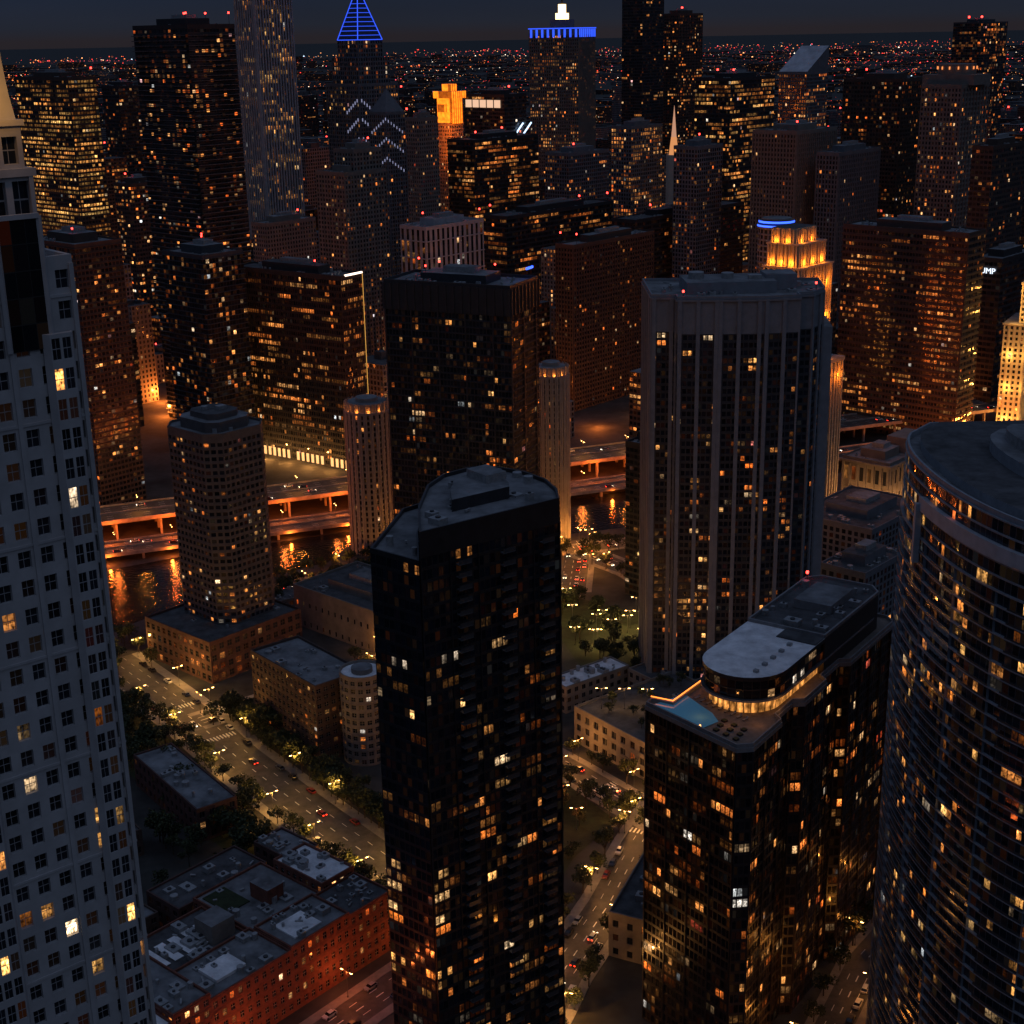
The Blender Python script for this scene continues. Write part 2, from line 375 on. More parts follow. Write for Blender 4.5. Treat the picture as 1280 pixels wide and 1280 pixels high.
# ---------------- highway: two decks
hwc=solid('highway_concrete',(.30,.27,.23),.85,.35,.2)
def deck(name,p,q,w,z,th,px):
    mb=MB();p=Vector(p);q=Vector(q);d=(q-p).normalized();nn=Vector((d.y,-d.x));L=(q-p).length
    def rc(o0,o1,z0,z1,m,top=None,s0=0,s1=None):
        s1=L if s1 is None else s1
        a=[p+d*s0+nn*o0,p+d*s0+nn*o1,p+d*s1+nn*o1,p+d*s1+nn*o0]
        mb.prism([(a[1].x,a[1].y),(a[2].x,a[2].y),(a[3].x,a[3].y),(a[0].x,a[0].y)],z0,z1,m,top,bottom=True)
    rc(-w/2,w/2,z-th,z,hwc,asph)
    for o in (-w/2,w/2-.4,-.2):rc(o,o+.4,z+.002,z+1.0,hwc)
    s_=8
    while s_<L:
        for o in (-w*.38,0,w*.38):
            c=p+d*s_+nn*o;mb.box(c.x,c.y,0,z-th,1.2,1.6,math.degrees(math.atan2(d.y,d.x)),hwc)
        s_+=px
    for o in (-w*.37,-w*.25,-w*.13,w*.13,w*.25,w*.37):
        s_=0
        while s_<L:
            c=p+d*s_+nn*o;e_=c+d*3.5
            mb.face([(c.x-nn.x*.12,c.y-nn.y*.12,z+.02),(c.x+nn.x*.12,c.y+nn.y*.12,z+.02),(e_.x+nn.x*.12,e_.y+nn.y*.12,z+.02),(e_.x-nn.x*.12,e_.y-nn.y*.12,z+.02)],paint)
            s_+=10
    return mb.obj(name)
HU=((-430,697),(330,986));HL=((-430,655),(330,939))
up=deck('elevated_highway',*HU,30,11,1.1,24);lo=deck('elevated_highway',*HL,22,4.5,.9,24)
hd=Vector((.934,.357))
mb=MB();a_=Vector(HU[0])+Vector((-.357,.934))*15;b_=Vector(HU[1])+Vector((-.357,.934))*15
mb.prism([tuple(a_),tuple(b_),tuple(b_+Vector((-.357,.934))),tuple(a_+Vector((-.357,.934)))],0,9.8,hwc);mb.obj('retaining_wall')
# ---------------- street furniture
lampm=emis('lamp_glow',(1,.50,.14),26);polem=solid('lamp_pole',(.08,.08,.08),.5,.2,1)
def lampmesh():
    mb=MB();mb.cyl(0,0,0,.6,.22,8,polem);mb.cyl(0,0,.6,8.6,.1,6,polem,r2=.06)
    for s in (1,-1):
        mb.beam((0,0,8.4),(s*1.6,0,8.9),.05,polem);mb.box(s*1.8,0,8.8,9.02,.9,.35,0,polem);mb.box(s*1.8,0,8.62,8.8,.8,.34,0,lampm)
    return mb
lm=lampmesh().obj('street_lamp');lmesh=lm.data;bpy.data.objects.remove(lm)
def lamp(x,y,P=2200,col=(1,.5,.13),z=0,rot=0,light=True):
    o=bpy.data.objects.new('street_lamp',lmesh);sc.collection.objects.link(o);o.location=(x,y,z);o.rotation_euler=(0,0,rot)
    if light:
        plight(0,0,8.2,P,col,.5,parent=o)
    return o
def lampline(pts,w,sp,P,col=(1,.5,.13),z=.15,alt=True,start=5):
    k=0
    for i in range(len(pts)-1):
        p=Vector(pts[i]);q=Vector(pts[i+1]);L=(q-p).length;d=(q-p)/L;nn=Vector((d.y,-d.x));s_=start
        while s_<L:
            c=p+d*s_+nn*(w/2+.8)*(1 if k%2 else -1);lamp(c.x,c.y,P*R.uniform(.5,1.3),col,z,math.atan2(nn.y,nn.x));k+=1;s_+=sp
YEL=(1,.48,.10);ORG=(1,.34,.05);RO=(1,.20,.03)
lampline(STL,19,20,7200,YEL);lampline(STC,13,22,5600,(1,.42,.10));lampline(STX,12,24,5000,(1,.38,.08));lampline(STJ,11,34,2400,ORG)
lampline(STB,11,24,2600,(1,.17,.03));lampline(STR,16,26,8500,ORG);lampline(STR2,14,28,6000,ORG);lampline(STQ,12,28,5000,ORG);lampline(STD,10,30,1500,ORG)
for i in range(-9,11):
    c=Vector((-161,799))+hd*(i*30+10);lamp(c.x,c.y,4500,ORG,11,math.radians(111))
    c=Vector((-154,758))+hd*(i*30);lamp(c.x,c.y,4200,RO,4.5,math.radians(111))
hl=bpy.data.objects.new('underpass_lighting',None);sc.collection.objects.link(hl)
for i in range(-8,10):
    c=Vector((-157,777))+hd*(i*32);plight(c.x,c.y,8.6,13500,(1,.15,.015),.6,parent=hl)
    c=Vector((-150,746))+hd*(i*32);plight(c.x,c.y,3.0,4200,(1,.18,.02),.6,parent=hl)
# ---------------- cars
glassc=solid('car_glass',(.01,.01,.012),.08,.1,1,spec=.6);tyre=solid('tyre',(.02,.02,.02),.8,.1,1)
headm=emis('headlight',(1,.85,.6),18);tailm=emis('taillight',(1,.03,.01),13)
def carmesh(col,suv=False,k=0):
    mb=MB();pm=solid('car_paint',col,.3,.05,1,spec=.6);h=.25 if suv else 0
    body=[(-2.2,.3),(2.15,.3),(2.25,.62),(2.1,.78+h),(1.05,.92+h),(-1.9,.96+h),(-2.22,.85+h)]
    cab=[(1.05,.92+h),(.4,1.42+h),(-1.3,1.45+h),(-1.95,.96+h)]
    def ext(pr,w0,w1,m,capm):
        n=len(pr);zmin=min(p[1] for p in pr);zmax=max(p[1] for p in pr)
        wd=lambda z:w0+(w1-w0)*(z-zmin)/(zmax-zmin)
        Lp=[(x,wd(z),z) for x,z in pr];Rp=[(x,-wd(z),z) for x,z in pr]
        mb.face(list(reversed(Lp)),capm);mb.face(Rp,capm)
        for i in range(n):
            j=(i+1)%n;mb.face([Rp[i],Lp[i],Lp[j],Rp[j]] ,m[i] if isinstance(m,list) else m)
    ext(body,.92,.86,pm,pm);ext(cab,.84,.66,[glassc,pm,glassc,pm],glassc)
    for x in (-1.4,1.4):
        for y in (-.93,.93):
            n=10
            a=[(x+.34*math.cos(2*math.pi*i/n),.34+.34*math.sin(2*math.pi*i/n)) for i in range(n)]
            for sy in (y-.04,y+.04):mb.face([(p[0],sy,p[1]) for p in a],tyre)
            for i in range(n):
                p,q=a[i],a[(i+1)%n];mb.face([(p[0],y-.04,p[1]),(q[0],y-.04,q[1]),(q[0],y+.04,q[1]),(p[0],y+.04,p[1])],tyre)
    for y in (-.62,.62):
        mb.box(2.24,y,.55,.72,.08,.36,0,headm if k else glassc);mb.box(-2.24,y,.62,.82,.08,.34,0,tailm if k else DARK)
    o=mb.obj('car');me=o.data;bpy.data.objects.remove(o);return me
cars={k:[carmesh(c,s,k) for c,s in (((.5,.5,.5),0),((.02,.02,.025),1),((.25,.26,.28),0),((.6,.6,.58),1),((.2,.02,.02),0),((.03,.05,.1),0))] for k in (0,1)}
def car(x,y,ang,k,z=.1,name=None):
    o=bpy.data.objects.new('car' if k else 'parked_car',R.choice(cars[k]));sc.collection.objects.link(o);o.location=(x,y,z);o.rotation_euler=(0,0,ang)
def carline(pts,off,k,gap,z=.1,skip=.3):
    for i in range(len(pts)-1):
        p=Vector(pts[i]);q=Vector(pts[i+1]);L=(q-p).length;d=(q-p)/L;nn=Vector((d.y,-d.x));s_=R.uniform(3,9)
        while s_<L-5:
            if R.random()>skip:
                c=p+d*s_+nn*off;car(c.x,c.y,math.atan2(d.y,d.x)+(0 if off>0 else math.pi)+R.uniform(-.02,.02),k,z)
            s_+=gap*R.uniform(.9,1.5)
carline(STL,8.2,0,6.5,.13,.6);carline(STL,-8.2,0,6.5,.13,.6);carline(STL,2.5,1,34,.13,.6);carline(STL,-2.6,1,34,.13,.6)
carline(STC,5.4,0,6.5,.13,.4);carline(STC,-5.4,0,6.5,.13,.4);carline(STC,2,1,14,.13,.4);carline(STX,4.8,0,6.5,.13,.4)
carline(STX,-2,1,16,.13,.4);carline(STB,4.2,0,6.5,.13,.3);carline(STB,-4.2,0,6.5,.13,.5);carline(STR,3,1,9,.13,.2);carline(STR,6,1,9,.13,.3);carline(STR2,3,1,12,.13,.2);carline(STR,-3,1,9,.13,.3)
carline(STR2,-3,1,12,.13,.3);carline(STJ,4,0,7,.13,.5);carline(STQ,3,1,14,.13,.4);carline(STQ,-3,1,14,.13,.4);carline(STD,3.5,0,7,.13,.4)
for o in (4,8,-4,-8):
    carline([HU[0],HU[1]],o*1.2,1,34,11.02,.45);carline([HL[0],HL[1]],o*.85,1,38,4.52,.5)
# ---------------- trees
bark=solid('bark',(.06,.045,.03),.9,.3,2)
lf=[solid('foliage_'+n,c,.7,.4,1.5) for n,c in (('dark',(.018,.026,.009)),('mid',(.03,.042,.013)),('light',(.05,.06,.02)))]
def treemesh(seed):
    r=random.Random(seed);mb=MB();h=r.uniform(7,9.5)
    mb.cyl(0,0,0,h*.45,.2,7,bark,r2=.13)
    cl=[]
    for i in range(8):
        a=i*2.4+r.random();p=Vector((math.cos(a)*r.uniform(1.2,2.8),math.sin(a)*r.uniform(1.2,2.8),h*r.uniform(.5,.92)))
        mb.beam((0,0,h*r.uniform(.3,.45)),p,.06,bark);cl.append((p,r.uniform(1.,1.8)))
    cl.append((Vector((0,0,h*.9)),1.4))
    for p,rad in cl:
        for k in range(60):
            d=Vector((r.gauss(0,1),r.gauss(0,1),r.gauss(0,.75))).normalized()*rad*r.uniform(.5,1.1)
            c=p+d;u=Vector((r.gauss(0,1),r.gauss(0,1),r.gauss(0,.6))).normalized();v=u.cross(Vector((r.gauss(0,1),r.gauss(0,1),r.gauss(0,1)))).normalized();s=r.uniform(.18,.38)
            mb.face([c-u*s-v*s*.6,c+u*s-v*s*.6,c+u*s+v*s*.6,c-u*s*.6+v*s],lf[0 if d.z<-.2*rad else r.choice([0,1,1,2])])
    o=mb.obj('tree');me=o.data;bpy.data.objects.remove(o);return me
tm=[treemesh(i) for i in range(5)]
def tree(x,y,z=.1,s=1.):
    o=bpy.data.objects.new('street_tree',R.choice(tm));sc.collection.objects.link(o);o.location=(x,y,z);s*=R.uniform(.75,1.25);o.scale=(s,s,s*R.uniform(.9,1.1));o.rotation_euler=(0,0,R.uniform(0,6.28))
def treeline(pts,off,gap,s=1.):
    for i in range(len(pts)-1):
        p=Vector(pts[i]);q=Vector(pts[i+1]);L=(q-p).length;d=(q-p)/L;nn=Vector((d.y,-d.x));s_=R.uniform(2,5)
        while s_<L:
            c=p+d*s_+nn*(off+R.uniform(-.6,.6));tree(c.x,c.y,.1,s);s_+=gap*R.uniform(.7,1.3)
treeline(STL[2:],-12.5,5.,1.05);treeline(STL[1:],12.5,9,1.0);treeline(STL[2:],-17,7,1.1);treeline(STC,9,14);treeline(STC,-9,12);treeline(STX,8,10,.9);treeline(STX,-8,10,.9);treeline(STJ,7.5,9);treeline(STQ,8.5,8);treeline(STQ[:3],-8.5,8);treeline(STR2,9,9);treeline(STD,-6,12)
def grove(poly,n,z=.1,s=1.):
    xs=[p[0] for p in poly];ys=[p[1] for p in poly];k=0
    for _ in range(n*20):
        x,y=R.uniform(min(xs),max(xs)),R.uniform(min(ys),max(ys))
        if inside((x,y),poly):tree(x,y,z,s);k+=1
        if k>=n:break
park=[(28,584),(14,640),(24,668),(64,640),(80,610),(60,570)]
sheet('lawn',park,.2,grass);grove(park,36)
for i in range(16):
    x,y=R.uniform(25,62),R.uniform(585,655)
    if inside((x,y),park):lamp(x,y,1600,(1,.58,.18),.2)
pk2=[(-175,528),(-150,500),(-112,452),(-86,424),(-80,440),(-118,492),(-150,545),(-165,556)]
sheet('lawn',pk2,.045,grass);grove(pk2,55,.1,1.1)
pk3=[(8,400),(18,428),(34,452),(16,482),(0,470),(-8,430)]
sheet('lawn',pk3,.2,grass);grove(pk3,16,.1,.8)
for x,y in ((8,440),(16,462),(20,446)):lamp(x,y,900,(1,.22,.06),.2)
pk4=[(-190,560),(-178,620),(-150,625),(-130,600),(-128,586),(-155,580)]
grove(pk4,26)
pk5=[(-140,640),(-135,662),(-95,690),(-60,708),(-50,690),(-90,660)]
sheet('lawn',pk5,.2,grass);grove(pk5,30)
grove([(-150,400),(-60,400),(-60,440),(-130,450)],26,.1,1.1)
# small riverside pavilions
def B(name,mb):return mb.obj(name)
# ---------------- key buildings
# F1 : limestone tower at left
lime=solid('limestone_white',(.44,.44,.45),.8,.14,.25)
g1=fmat('limestone_tower_windows',p=.085,S=2.6,warm=1.,mull=(2,2,.045),mcol=(.36,.36,.38),glass=(.012,.015,.022),clus=.15,rough=.1)
mb=MB();A1=40
P1=Vector((-45.5,155));dr=Vector((math.cos(math.radians(A1)),math.sin(math.radians(A1))));dl=Vector((-dr.y,dr.x))
def f1poly(o,ln=46,dp=30):
    q=P1-dr*o;nr=q-dr*(ln-2*o)+dl*(o*.6);f=q+dl*(o*.6)
    return [tuple(nr),tuple(f),tuple(f+dl*(dp-2*o)),tuple(nr+dl*(dp-2*o))]
facade(mb,f1poly(0),0,238,2.55,3.25,lime,g1,'punch',mx=.22,y0=.22,y1=.82,dep=.45,piers=(.5,.22,3,lime),slabs=(.3,.12,4,lime))
roof(mb,f1poly(0),238,lime,ROOFL,par=.9,clutter=0,pent=False,red=0)
facade(mb,f1poly(2.6),238,247,2.6,4.2,lime,g1,'punch',mx=.14,y0=.05,y1=.9,dep=.7,piers=(.45,.3,2,lime))
mb.prism(offset(f1poly(2.6),.35),247,247.8,lime)
facade(mb,f1poly(3.1),247.8,252,2.6,5,lime,g1,'punch',mx=.2,y0=.1,y1=.75,dep=.7)
mb.prism(offset(f1poly(3.1),.3),252,252.6,lime)
prev=f1poly(3.4);pz=252.6
for o,z in ((3.75,255),(4.0,258),(4.2,262),(4.35,266),(4.45,270)):
    nx=f1poly(o)
    for i in range(4):
        a,b,c,d=prev[i],prev[(i+1)%4],nx[(i+1)%4],nx[i];mb.face([(*a,pz),(*b,pz),(*c,z),(*d,z)],lime)
    prev=nx;pz=z
mb.face([(*p,pz) for p in prev],lime)
def onface(s,z,o):
    nn=Vector((dr.y,-dr.x));p=P1-dr*s+nn*o;return (p.x,p.y,z)
dkg=fmat('dark_recess_glazing',p=0,S=0,mull=(1,1,.04),mcol=(.02,.02,.02),glass=(.006,.007,.009))
for s0,s1,z0,z1 in ((3.2,7.8,229.5,243.2),(10,14.6,229.5,243.2)):
    mb.face([onface(s1,z0,.28),onface(s0,z0,.28),onface(s0,z1,.28),onface(s1,z1,.28)],dkg,[(0,0),(3,0),(3,5),(0,5)])
    for s_ in (s0,s1):mb.beam(onface(s_,z0,.3),onface(s_,z1,.3),.22,lime)
    mb.beam(onface(s0,z1,.3),onface(s1,z1,.3),.25,lime)
# projecting window bays
for s0,wd_,zt in ((.9,3.4,231),(15.2,4.6,224),(28,4.6,224)):
    a=onface(s0+wd_,0,.23);b_2=onface(s0,0,.23);c=onface(s0+.5,0,1.05);d=onface(s0+wd_-.5,0,1.05)
    pb=[d[:2],c[:2],b_2[:2],a[:2]]
    facade(mb,pb,78,zt,1.25,3.25,lime,g1,'punch',mx=.12,y0=.16,y1=.86,dep=.12)
    mb.face([(*p,zt) for p in pb],lime)
o=B('limestone_residential_tower',mb);OCC.append((-90,110,-20,190))
for s_,z,P in ((5.2,254.2,240),(6.5,258,260),(8,264,260)):
    q=onface(s_,z,1.2 if z<256 else 1.6);plight(q[0],q[1],q[2],P,(1,.45,.06),.2,parent=o,name='crown_floodlight')
# F2 : dark tower, centre
blk=solid('bronze_panel',(.028,.028,.032),.35,.3,.3,metal=.2,spec=.5)
g2=fmat('dark_tower_glass',p=.25,S=.95,mull=(1,1,.08),mcol=(.03,.03,.035),glass=(.008,.010,.016),clus=.9,warm=.5,rough=.08,grp=3,hgrad=49)
mb=MB()
arc=[(-20.5,307),(11.2,330.2),(10.9,338),(8.5,346),(3,353.5),(-4,358),(-11,357.5),(-17,352),(-20.5,343),(-21.8,326)]
low=[(-32.5,317),(-20.8,307.5),(-22.0,326.5),(-21,344),(-23,350),(-27,346)]
facade(mb,arc,0,150,1.6,3.05,blk,g2,'punch',mx=.07,y0=.17,y1=.93,dep=.12,piers=(.25,.25,5,blk))
mb.prism(arc,150,155,blk,ROOFD);roof(mb,arc,155,blk,ROOF,par=1.0,clutter=16,pent=False,red=0)
mb.prism([lerp2((-9,336),p,.42) for p in arc],155.1,158,DARK,ROOF);mb.prism(rect(-6,341,6,8,37),158,160,HV,ROOF)
facade(mb,low,0,148,1.6,3.05,blk,g2,'punch',mx=.07,y0=.17,y1=.93,dep=.12)
roof(mb,low,148,blk,ROOF,par=1.1,clutter=3,pent=False,red=0)
rail=solid('balcony_guard',(.05,.055,.06),.2,.2,1,spec=.6);slabm=solid('balcony_slab',(.09,.09,.095),.7,.2,.6)
e1=Vector((31.7,23.2)).normalized();en=Vector((e1.y,-e1.x))
for f in range(1,49):
    for s0,wd in ((9.3,3.6),(21.7,3.6),(33.2,3.4)):
        z=f*3.05;a=Vector(arc[0])+e1*s0;q=[a,a+en*1.4,a+en*1.4+e1*wd,a+e1*wd]
        mb.prism([(v.x,v.y) for v in q],z-.12,z+.1,slabm,bottom=True)
        mb.face([(q[1].x,q[1].y,z+.1),(q[2].x,q[2].y,z+.1),(q[2].x,q[2].y,z+1.15),(q[1].x,q[1].y,z+1.15)],rail)
B('dark_glass_residential_tower',mb);OCC.append((-40,300,20,365))
# F3 : tower with roof terrace and pool
mb=MB();brz=solid('dark_brown_panel',(.035,.026,.026),.3,.3,.3,spec=.6)
g3=fmat('terrace_tower_glass',p=.24,S=1.0,mull=(1,1,.08),mcol=(.03,.025,.025),glass=(.012,.010,.012),clus=.8,rough=.07,grp=3,warm=.2)
N=Vector((56,319));ax=Vector((56,80)).normalized();px=Vector((-ax.y,ax.x))
def f3(s_,o):v=N+ax*s_+px*o;return (v.x,v.y)
poly3=[f3(2,0),f3(18,0),f3(20,2.5),f3(30,2.5),f3(32,0),f3(46,0),f3(48,2.5),f3(60,2.5),f3(62,0),f3(94,0),f3(97,3),f3(97,22),f3(94,26),f3(12,27.5),(35,347.5),(33.5,345),(53,320.2)]
facade(mb,poly3,0,93.8,1.55,3.1,brz,g3,'punch',mx=.07,y0=.16,y1=.92,dep=.12,piers=(.3,.3,5,brz))
edge=solid('terrace_edge',(.22,.22,.23),.7,.2,.5)
deckm=solid('terrace_deck',(.17,.14,.12),.8,.3,.6)
roof(mb,poly3,95,edge,deckm,par=1.0,th=.35,clutter=0,pent=False,red=0)
mb.prism(offset(poly3,.25),93.8,94.95,edge)
def stadium(s0,s1,cy,r,n=16):
    pts=[]
    for i in range(n+1):
        a=math.pi/2+math.pi*i/n
        pts.append(f3(s0+r+r*math.cos(a),cy+r*math.sin(a)))
    pts+= [f3(s1,cy-r),f3(s1,cy+r)]
    return pts
rg,tt,bb=newmat('restaurant_glazing');rg.cycles.emission_sampling='NONE'
uvn=tt.new('ShaderNodeUVMap');nn_=tt.new('ShaderNodeTexNoise');nn_.inputs['Scale'].default_value=1.3;nn_.inputs['Detail'].default_value=4;tt.l.new(uvn.outputs[0],nn_.inputs['Vector'])
sxx=tt.new('ShaderNodeSeparateXYZ');tt.l.new(uvn.outputs[0],sxx.inputs[0])
mul_=tt.m('LESS_THAN',tt.m('ABSOLUTE',tt.m('SUBTRACT',tt.m('FRACT',sxx.outputs[0]),.5)),.44)
am=tt.m('MULTIPLY',tt.m('POWER',tt.m('MULTIPLY',nn_.outputs[0],1.7),4.),mul_)
bb.inputs['Base Color'].default_value=(.02,.015,.01,1);bb.inputs['Roughness'].default_value=.1
bb.inputs['Emission Color'].default_value=(1,.38,.08,1);tt.l.new(tt.m('MULTIPLY',am,1.0),bb.inputs['Emission Strength'])
facade(mb,stadium(17,84,14,9.5),95.06,98.9,2,3.8,brz,rg,'flat')
mb.prism(stadium(14.5,85,14,11.5),98.9,99.5,edge,ROOFD)
facade(mb,stadium(15.5,85,14,10.8),99.5,104.5,2.4,2.6,brz,g3,'flat',slabs=(.35,.25,1,brz))
mb.prism(stadium(15,50,14,11.3),104.5,105.6,brz,ROOFL)
s2=[f3(50.05,2.7),f3(88,2.7),f3(92,6),f3(92,22),f3(88,25.3),f3(50.05,25.3)]
mb.prism(s2,95.06,105.6,brz,ROOFD);roof(mb,s2,105.6,edge,ROOFD,par=.9,clutter=18,pent=False,A=54,red=1)
mb.prism([f3(44,2.8),f3(50.3,2.8),f3(50.3,14),f3(44,14)],105.62,105.9,DARK,ROOFD)
for k in range(5):mb.prism([f3(20+k*5,8),f3(21.2+k*5,8),f3(21.2+k*5,9.2),f3(20+k*5,9.2)],105.6,106.3,HV)
mb.prism([f3(66,8),f3(82,8),f3(82,19),f3(66,19)],105.7,108.2,edge,ROOF)
poolw,tt,bb=newmat('pool_water');bb.inputs['Base Color'].default_value=(.10,.30,.42,1);bb.inputs['Roughness'].default_value=.1;bb.inputs['Emission Color'].default_value=(.05,.22,.4,1);bb.inputs['Emission Strength'].default_value=.13
e3=(Vector((33.5,345))-Vector((53,320.2))).normalized()
def pl(a,b):v=Vector((53,320.2))+e3*a+Vector((e3.y,-e3.x))*b;return (v.x,v.y)
poolp=[pl(13,2.0),pl(13,6.5),pl(17,8.6),pl(22,9.6),pl(29,11.2),pl(29.5,2.0)][::-1]
mb.prism(poolp,95.07,95.3,edge,edge);mb.prism(offset(poolp,-.5),95.25,95.32,poolw,poolw)
strip=emis('led_strip',(1,.22,.03),3.)
A13,A14=poly3[13],poly3[14]
mb.beam((*A13,96.3),(*A14,96.3),.11,strip);mb.beam((*lerp2(poly3[12],A13,.8),96.3),(*A13,96.3),.11,strip)
for k in range(9):
    q=pl(3+k*1.1,3+(k%3)*2.6);mb.box(q[0],q[1],95.06,95.6,1.2,1.2,37,brz,lf[1])
o3=B('terrace_residential_tower',mb);OCC.append((25,310,125,425))
for s_,cy_ in ((9,10),(9,18),(13,4),(22,1.6),(34,1.8)):
    q=f3(s_,cy_);plight(q[0],q[1],97.6,85,(1,.38,.08),.2,parent=o3,name='terrace_light')
for i in range(9):
    q=pl(9+i*2.1,12.8);fb=MB()
    fb.box(0,0,.25,.33,1.9,.6,0,edge)
    fb.face([(.55,-.3,.34),(.55,.3,.34),(.95,.3,.75),(.95,-.3,.75)],edge)
    for lx in (-.8,.8):fb.box(lx,0,0,.25,.07,.5,0,DARK)
    oo=fb.obj('sun_lounger');oo.location=(q[0],q[1],95.07);oo.rotation_euler=(0,0,math.radians(40))
# F4 : curved tower at right
K=1.35
cv=[(77,262),(71.5,255),(69,246),(68.4,236),(69.2,224),(71.5,213),(75.5,203),(82,194),(91,187),(112,187),(124,262)]
cv=[(x*K,y*K) for x,y in cv]
def smooth(poly,idx,n=4):
    out=[]
    for i,p in enumerate(poly):
        if idx[0]<=i<idx[1]:
            p0,p1,p2,p3=poly[i-1],p,poly[i+1],poly[(i+2)%len(poly)]
            for k in range(n):
                u=k/n
                out.append(tuple(.5*((2*p1[j])+(-p0[j]+p2[j])*u+(2*p0[j]-5*p1[j]+4*p2[j]-p3[j])*u*u+(-p0[j]+3*p1[j]-3*p2[j]+p3[j])*u**3) for j in (0,1)))
        else:out.append(p)
    return out
cv=smooth(cv,(1,8),4)
mb=MB();g4=fmat('curved_tower_glass',p=.17,S=1.3,mull=(1,1,.1),mcol=(.07,.075,.085),glass=(.014,.019,.028),clus=.6,warm=.9,rough=.07,grp=2)
sl4=solid('curved_slab_edge',(.24,.265,.30),.6,.2,.4);band4=solid('parapet_band',(.42,.44,.48),.6,.15,.4)
facade(mb,cv,0,150,1.5,3.05,sl4,g4,'flat',slabs=(.30,.7,1,sl4))
facade(mb,cv,150,165,1.5,3.0,sl4,g4,'flat',slabs=(.32,.4,1,sl4))
ob=offset(cv,1.2)
mb.prism(ob[10:-1]+[cv[-2]],156.6,159.8,band4,bottom=True)
for i in (11,):
    mb.beam((*ob[10],144),(*ob[10],158),.7,band4)
roof(mb,cv,165,sl4,ROOF,par=1.4,clutter=34,pent=False,red=0,A=70)
mb.prism(offset(cv,-3.),165.1,167.2,sl4,ROOFD);mb.prism([lerp2((125,312),p,.5) for p in cv],167.2,170,sl4,ROOF)
mb.prism([lerp2((118,320),p,.22) for p in cv],170,172.5,HV,ROOF)
ob=offset(cv,.68)
for f in range(1,49):
    z=f*3.05+.16
    for i in range(3,30):
        if i%4==3:continue
        a,b=ob[i],ob[i+1];mb.face([(*a,z),(*b,z),(*b,z+.95),(*a,z+.95)],rail)
for i in range(3,31,4):
    a,b=cv[i],ob[i];mb.face([(*a,0),(*b,0),(*b,150),(*a,150)],sl4)
B('curved_glass_residential_tower',mb);OCC.append((90,240,180,360))
# F5 : ribbed concrete tower
rib=solid('grey_concrete_rib',(.20,.215,.245),.75,.15,.3)
g5=fmat('ribbed_tower_windows',p=.2,S=1.0,mull=(1,1,.08),mcol=(.05,.05,.055),glass=(.010,.014,.024),clus=.8,warm=.3,grp=2,hgrad=60)
wd5=solid('ribbed_dark_spandrel',(.04,.046,.056),.5,.2,.4)
mb=MB()
p5=[(54,556),(54,549),(63,548),(63,543),(78,541.5),(95,541),(108,543),(108,548),(114,549),(120,558),(122,580),(54,586)]
facade(mb,p5,0,152,1.9,2.95,wd5,g5,'punch',mx=.1,y0=.2,y1=.85,dep=.2,piers=(1.5,.7,4,rib))
facade(mb,p5,152,165,1.9,13,rib,rib,'flat',piers=(1.5,.7,4,rib))
mb.prism(offset(p5,.75),164.2,164.95,rib,ROOF)
roof(mb,offset(p5,.4),165,rib,ROOF,par=1.2,clutter=26,pent=False,red=2,A=5)
mb.prism(rect(84,563,34,20,2),165.1,169.5,rib,ROOF);mb.prism(rect(104,566,12,12,2),165.1,171,rib,ROOF);mb.cyl(72,563,169.5,172,3,14,HV);mb.cyl(84,563,169.5,171.5,2.4,14,HV);mb.box(94,560,169.5,171,5,3,2,HV)
mb.prism([(120.5,559),(125,562),(127,585),(122.5,585)],0,150,rib,ROOF)
B('ribbed_concrete_residential_tower',mb);occ(p5)
# F6 : brown tower with podium
br6=solid('brown_precast',(.10,.085,.085),.8,.2,.3)
g6=fmat('precast_tower_windows',p=.14,S=1.,mull=(1,1,.08),mcol=(.05,.045,.04),warm=.2,clus=.6)
def cham(poly,c):
    out=[];n=len(poly)
    for i in range(n):
        a,b,d=poly[i-1],poly[i],poly[(i+1)%n];la=math.dist(a,b);ld=math.dist(b,d)
        out.append(lerp2(b,a,c/la));out.append(lerp2(b,d,c/ld))
    return out
p6=quadpoly(-124,590,36,32,48);p6c=cham(p6,6)
mb=MB();facade(mb,p6c,18,100,2.6,3.0,br6,g6,'punch',mx=.14,y0=.28,y1=.85,dep=.35,slabs=(.35,.15,2,br6))
mb.prism(p6c,100,102.5,br6,ROOF);roof(mb,p6c,102.5,br6,ROOF,par=1,clutter=6,pent=False,red=0)
cc=centroid(p6c);mb.prism([lerp2(cc,p,.72) for p in p6c],102.6,107,br6,ROOF);mb.prism([lerp2(cc,p,.5) for p in p6c],107,109.5,br6,ROOFD);mb.box(cc[0]+3,cc[1],109.5,111,4,3,48,HV);mb.cyl(cc[0]-4,cc[1],109.5,110.8,1.6,10,HV)
brick=solid('red_brick',(.16,.06,.042),.9,.3,.5,bump=(6,.3,.03))
dbrick=solid('dark_brick',(.085,.045,.04),.9,.3,.5)
g6b=fmat('podium_windows',p=.25,S=.6,mull=(2,2,.05),mcol=(.06,.05,.04))
pd=quadpoly(-128,572,46,50,48)
facade(mb,pd,0,18,4,4.5,dbrick,g6b,'punch',mx=.2,y0=.2,y1=.8,dep=.3);roof(mb,pd,18,dbrick,ROOFD,clutter=8,pent=False,red=0)
B('precast_residential_tower',mb);occ(pd)
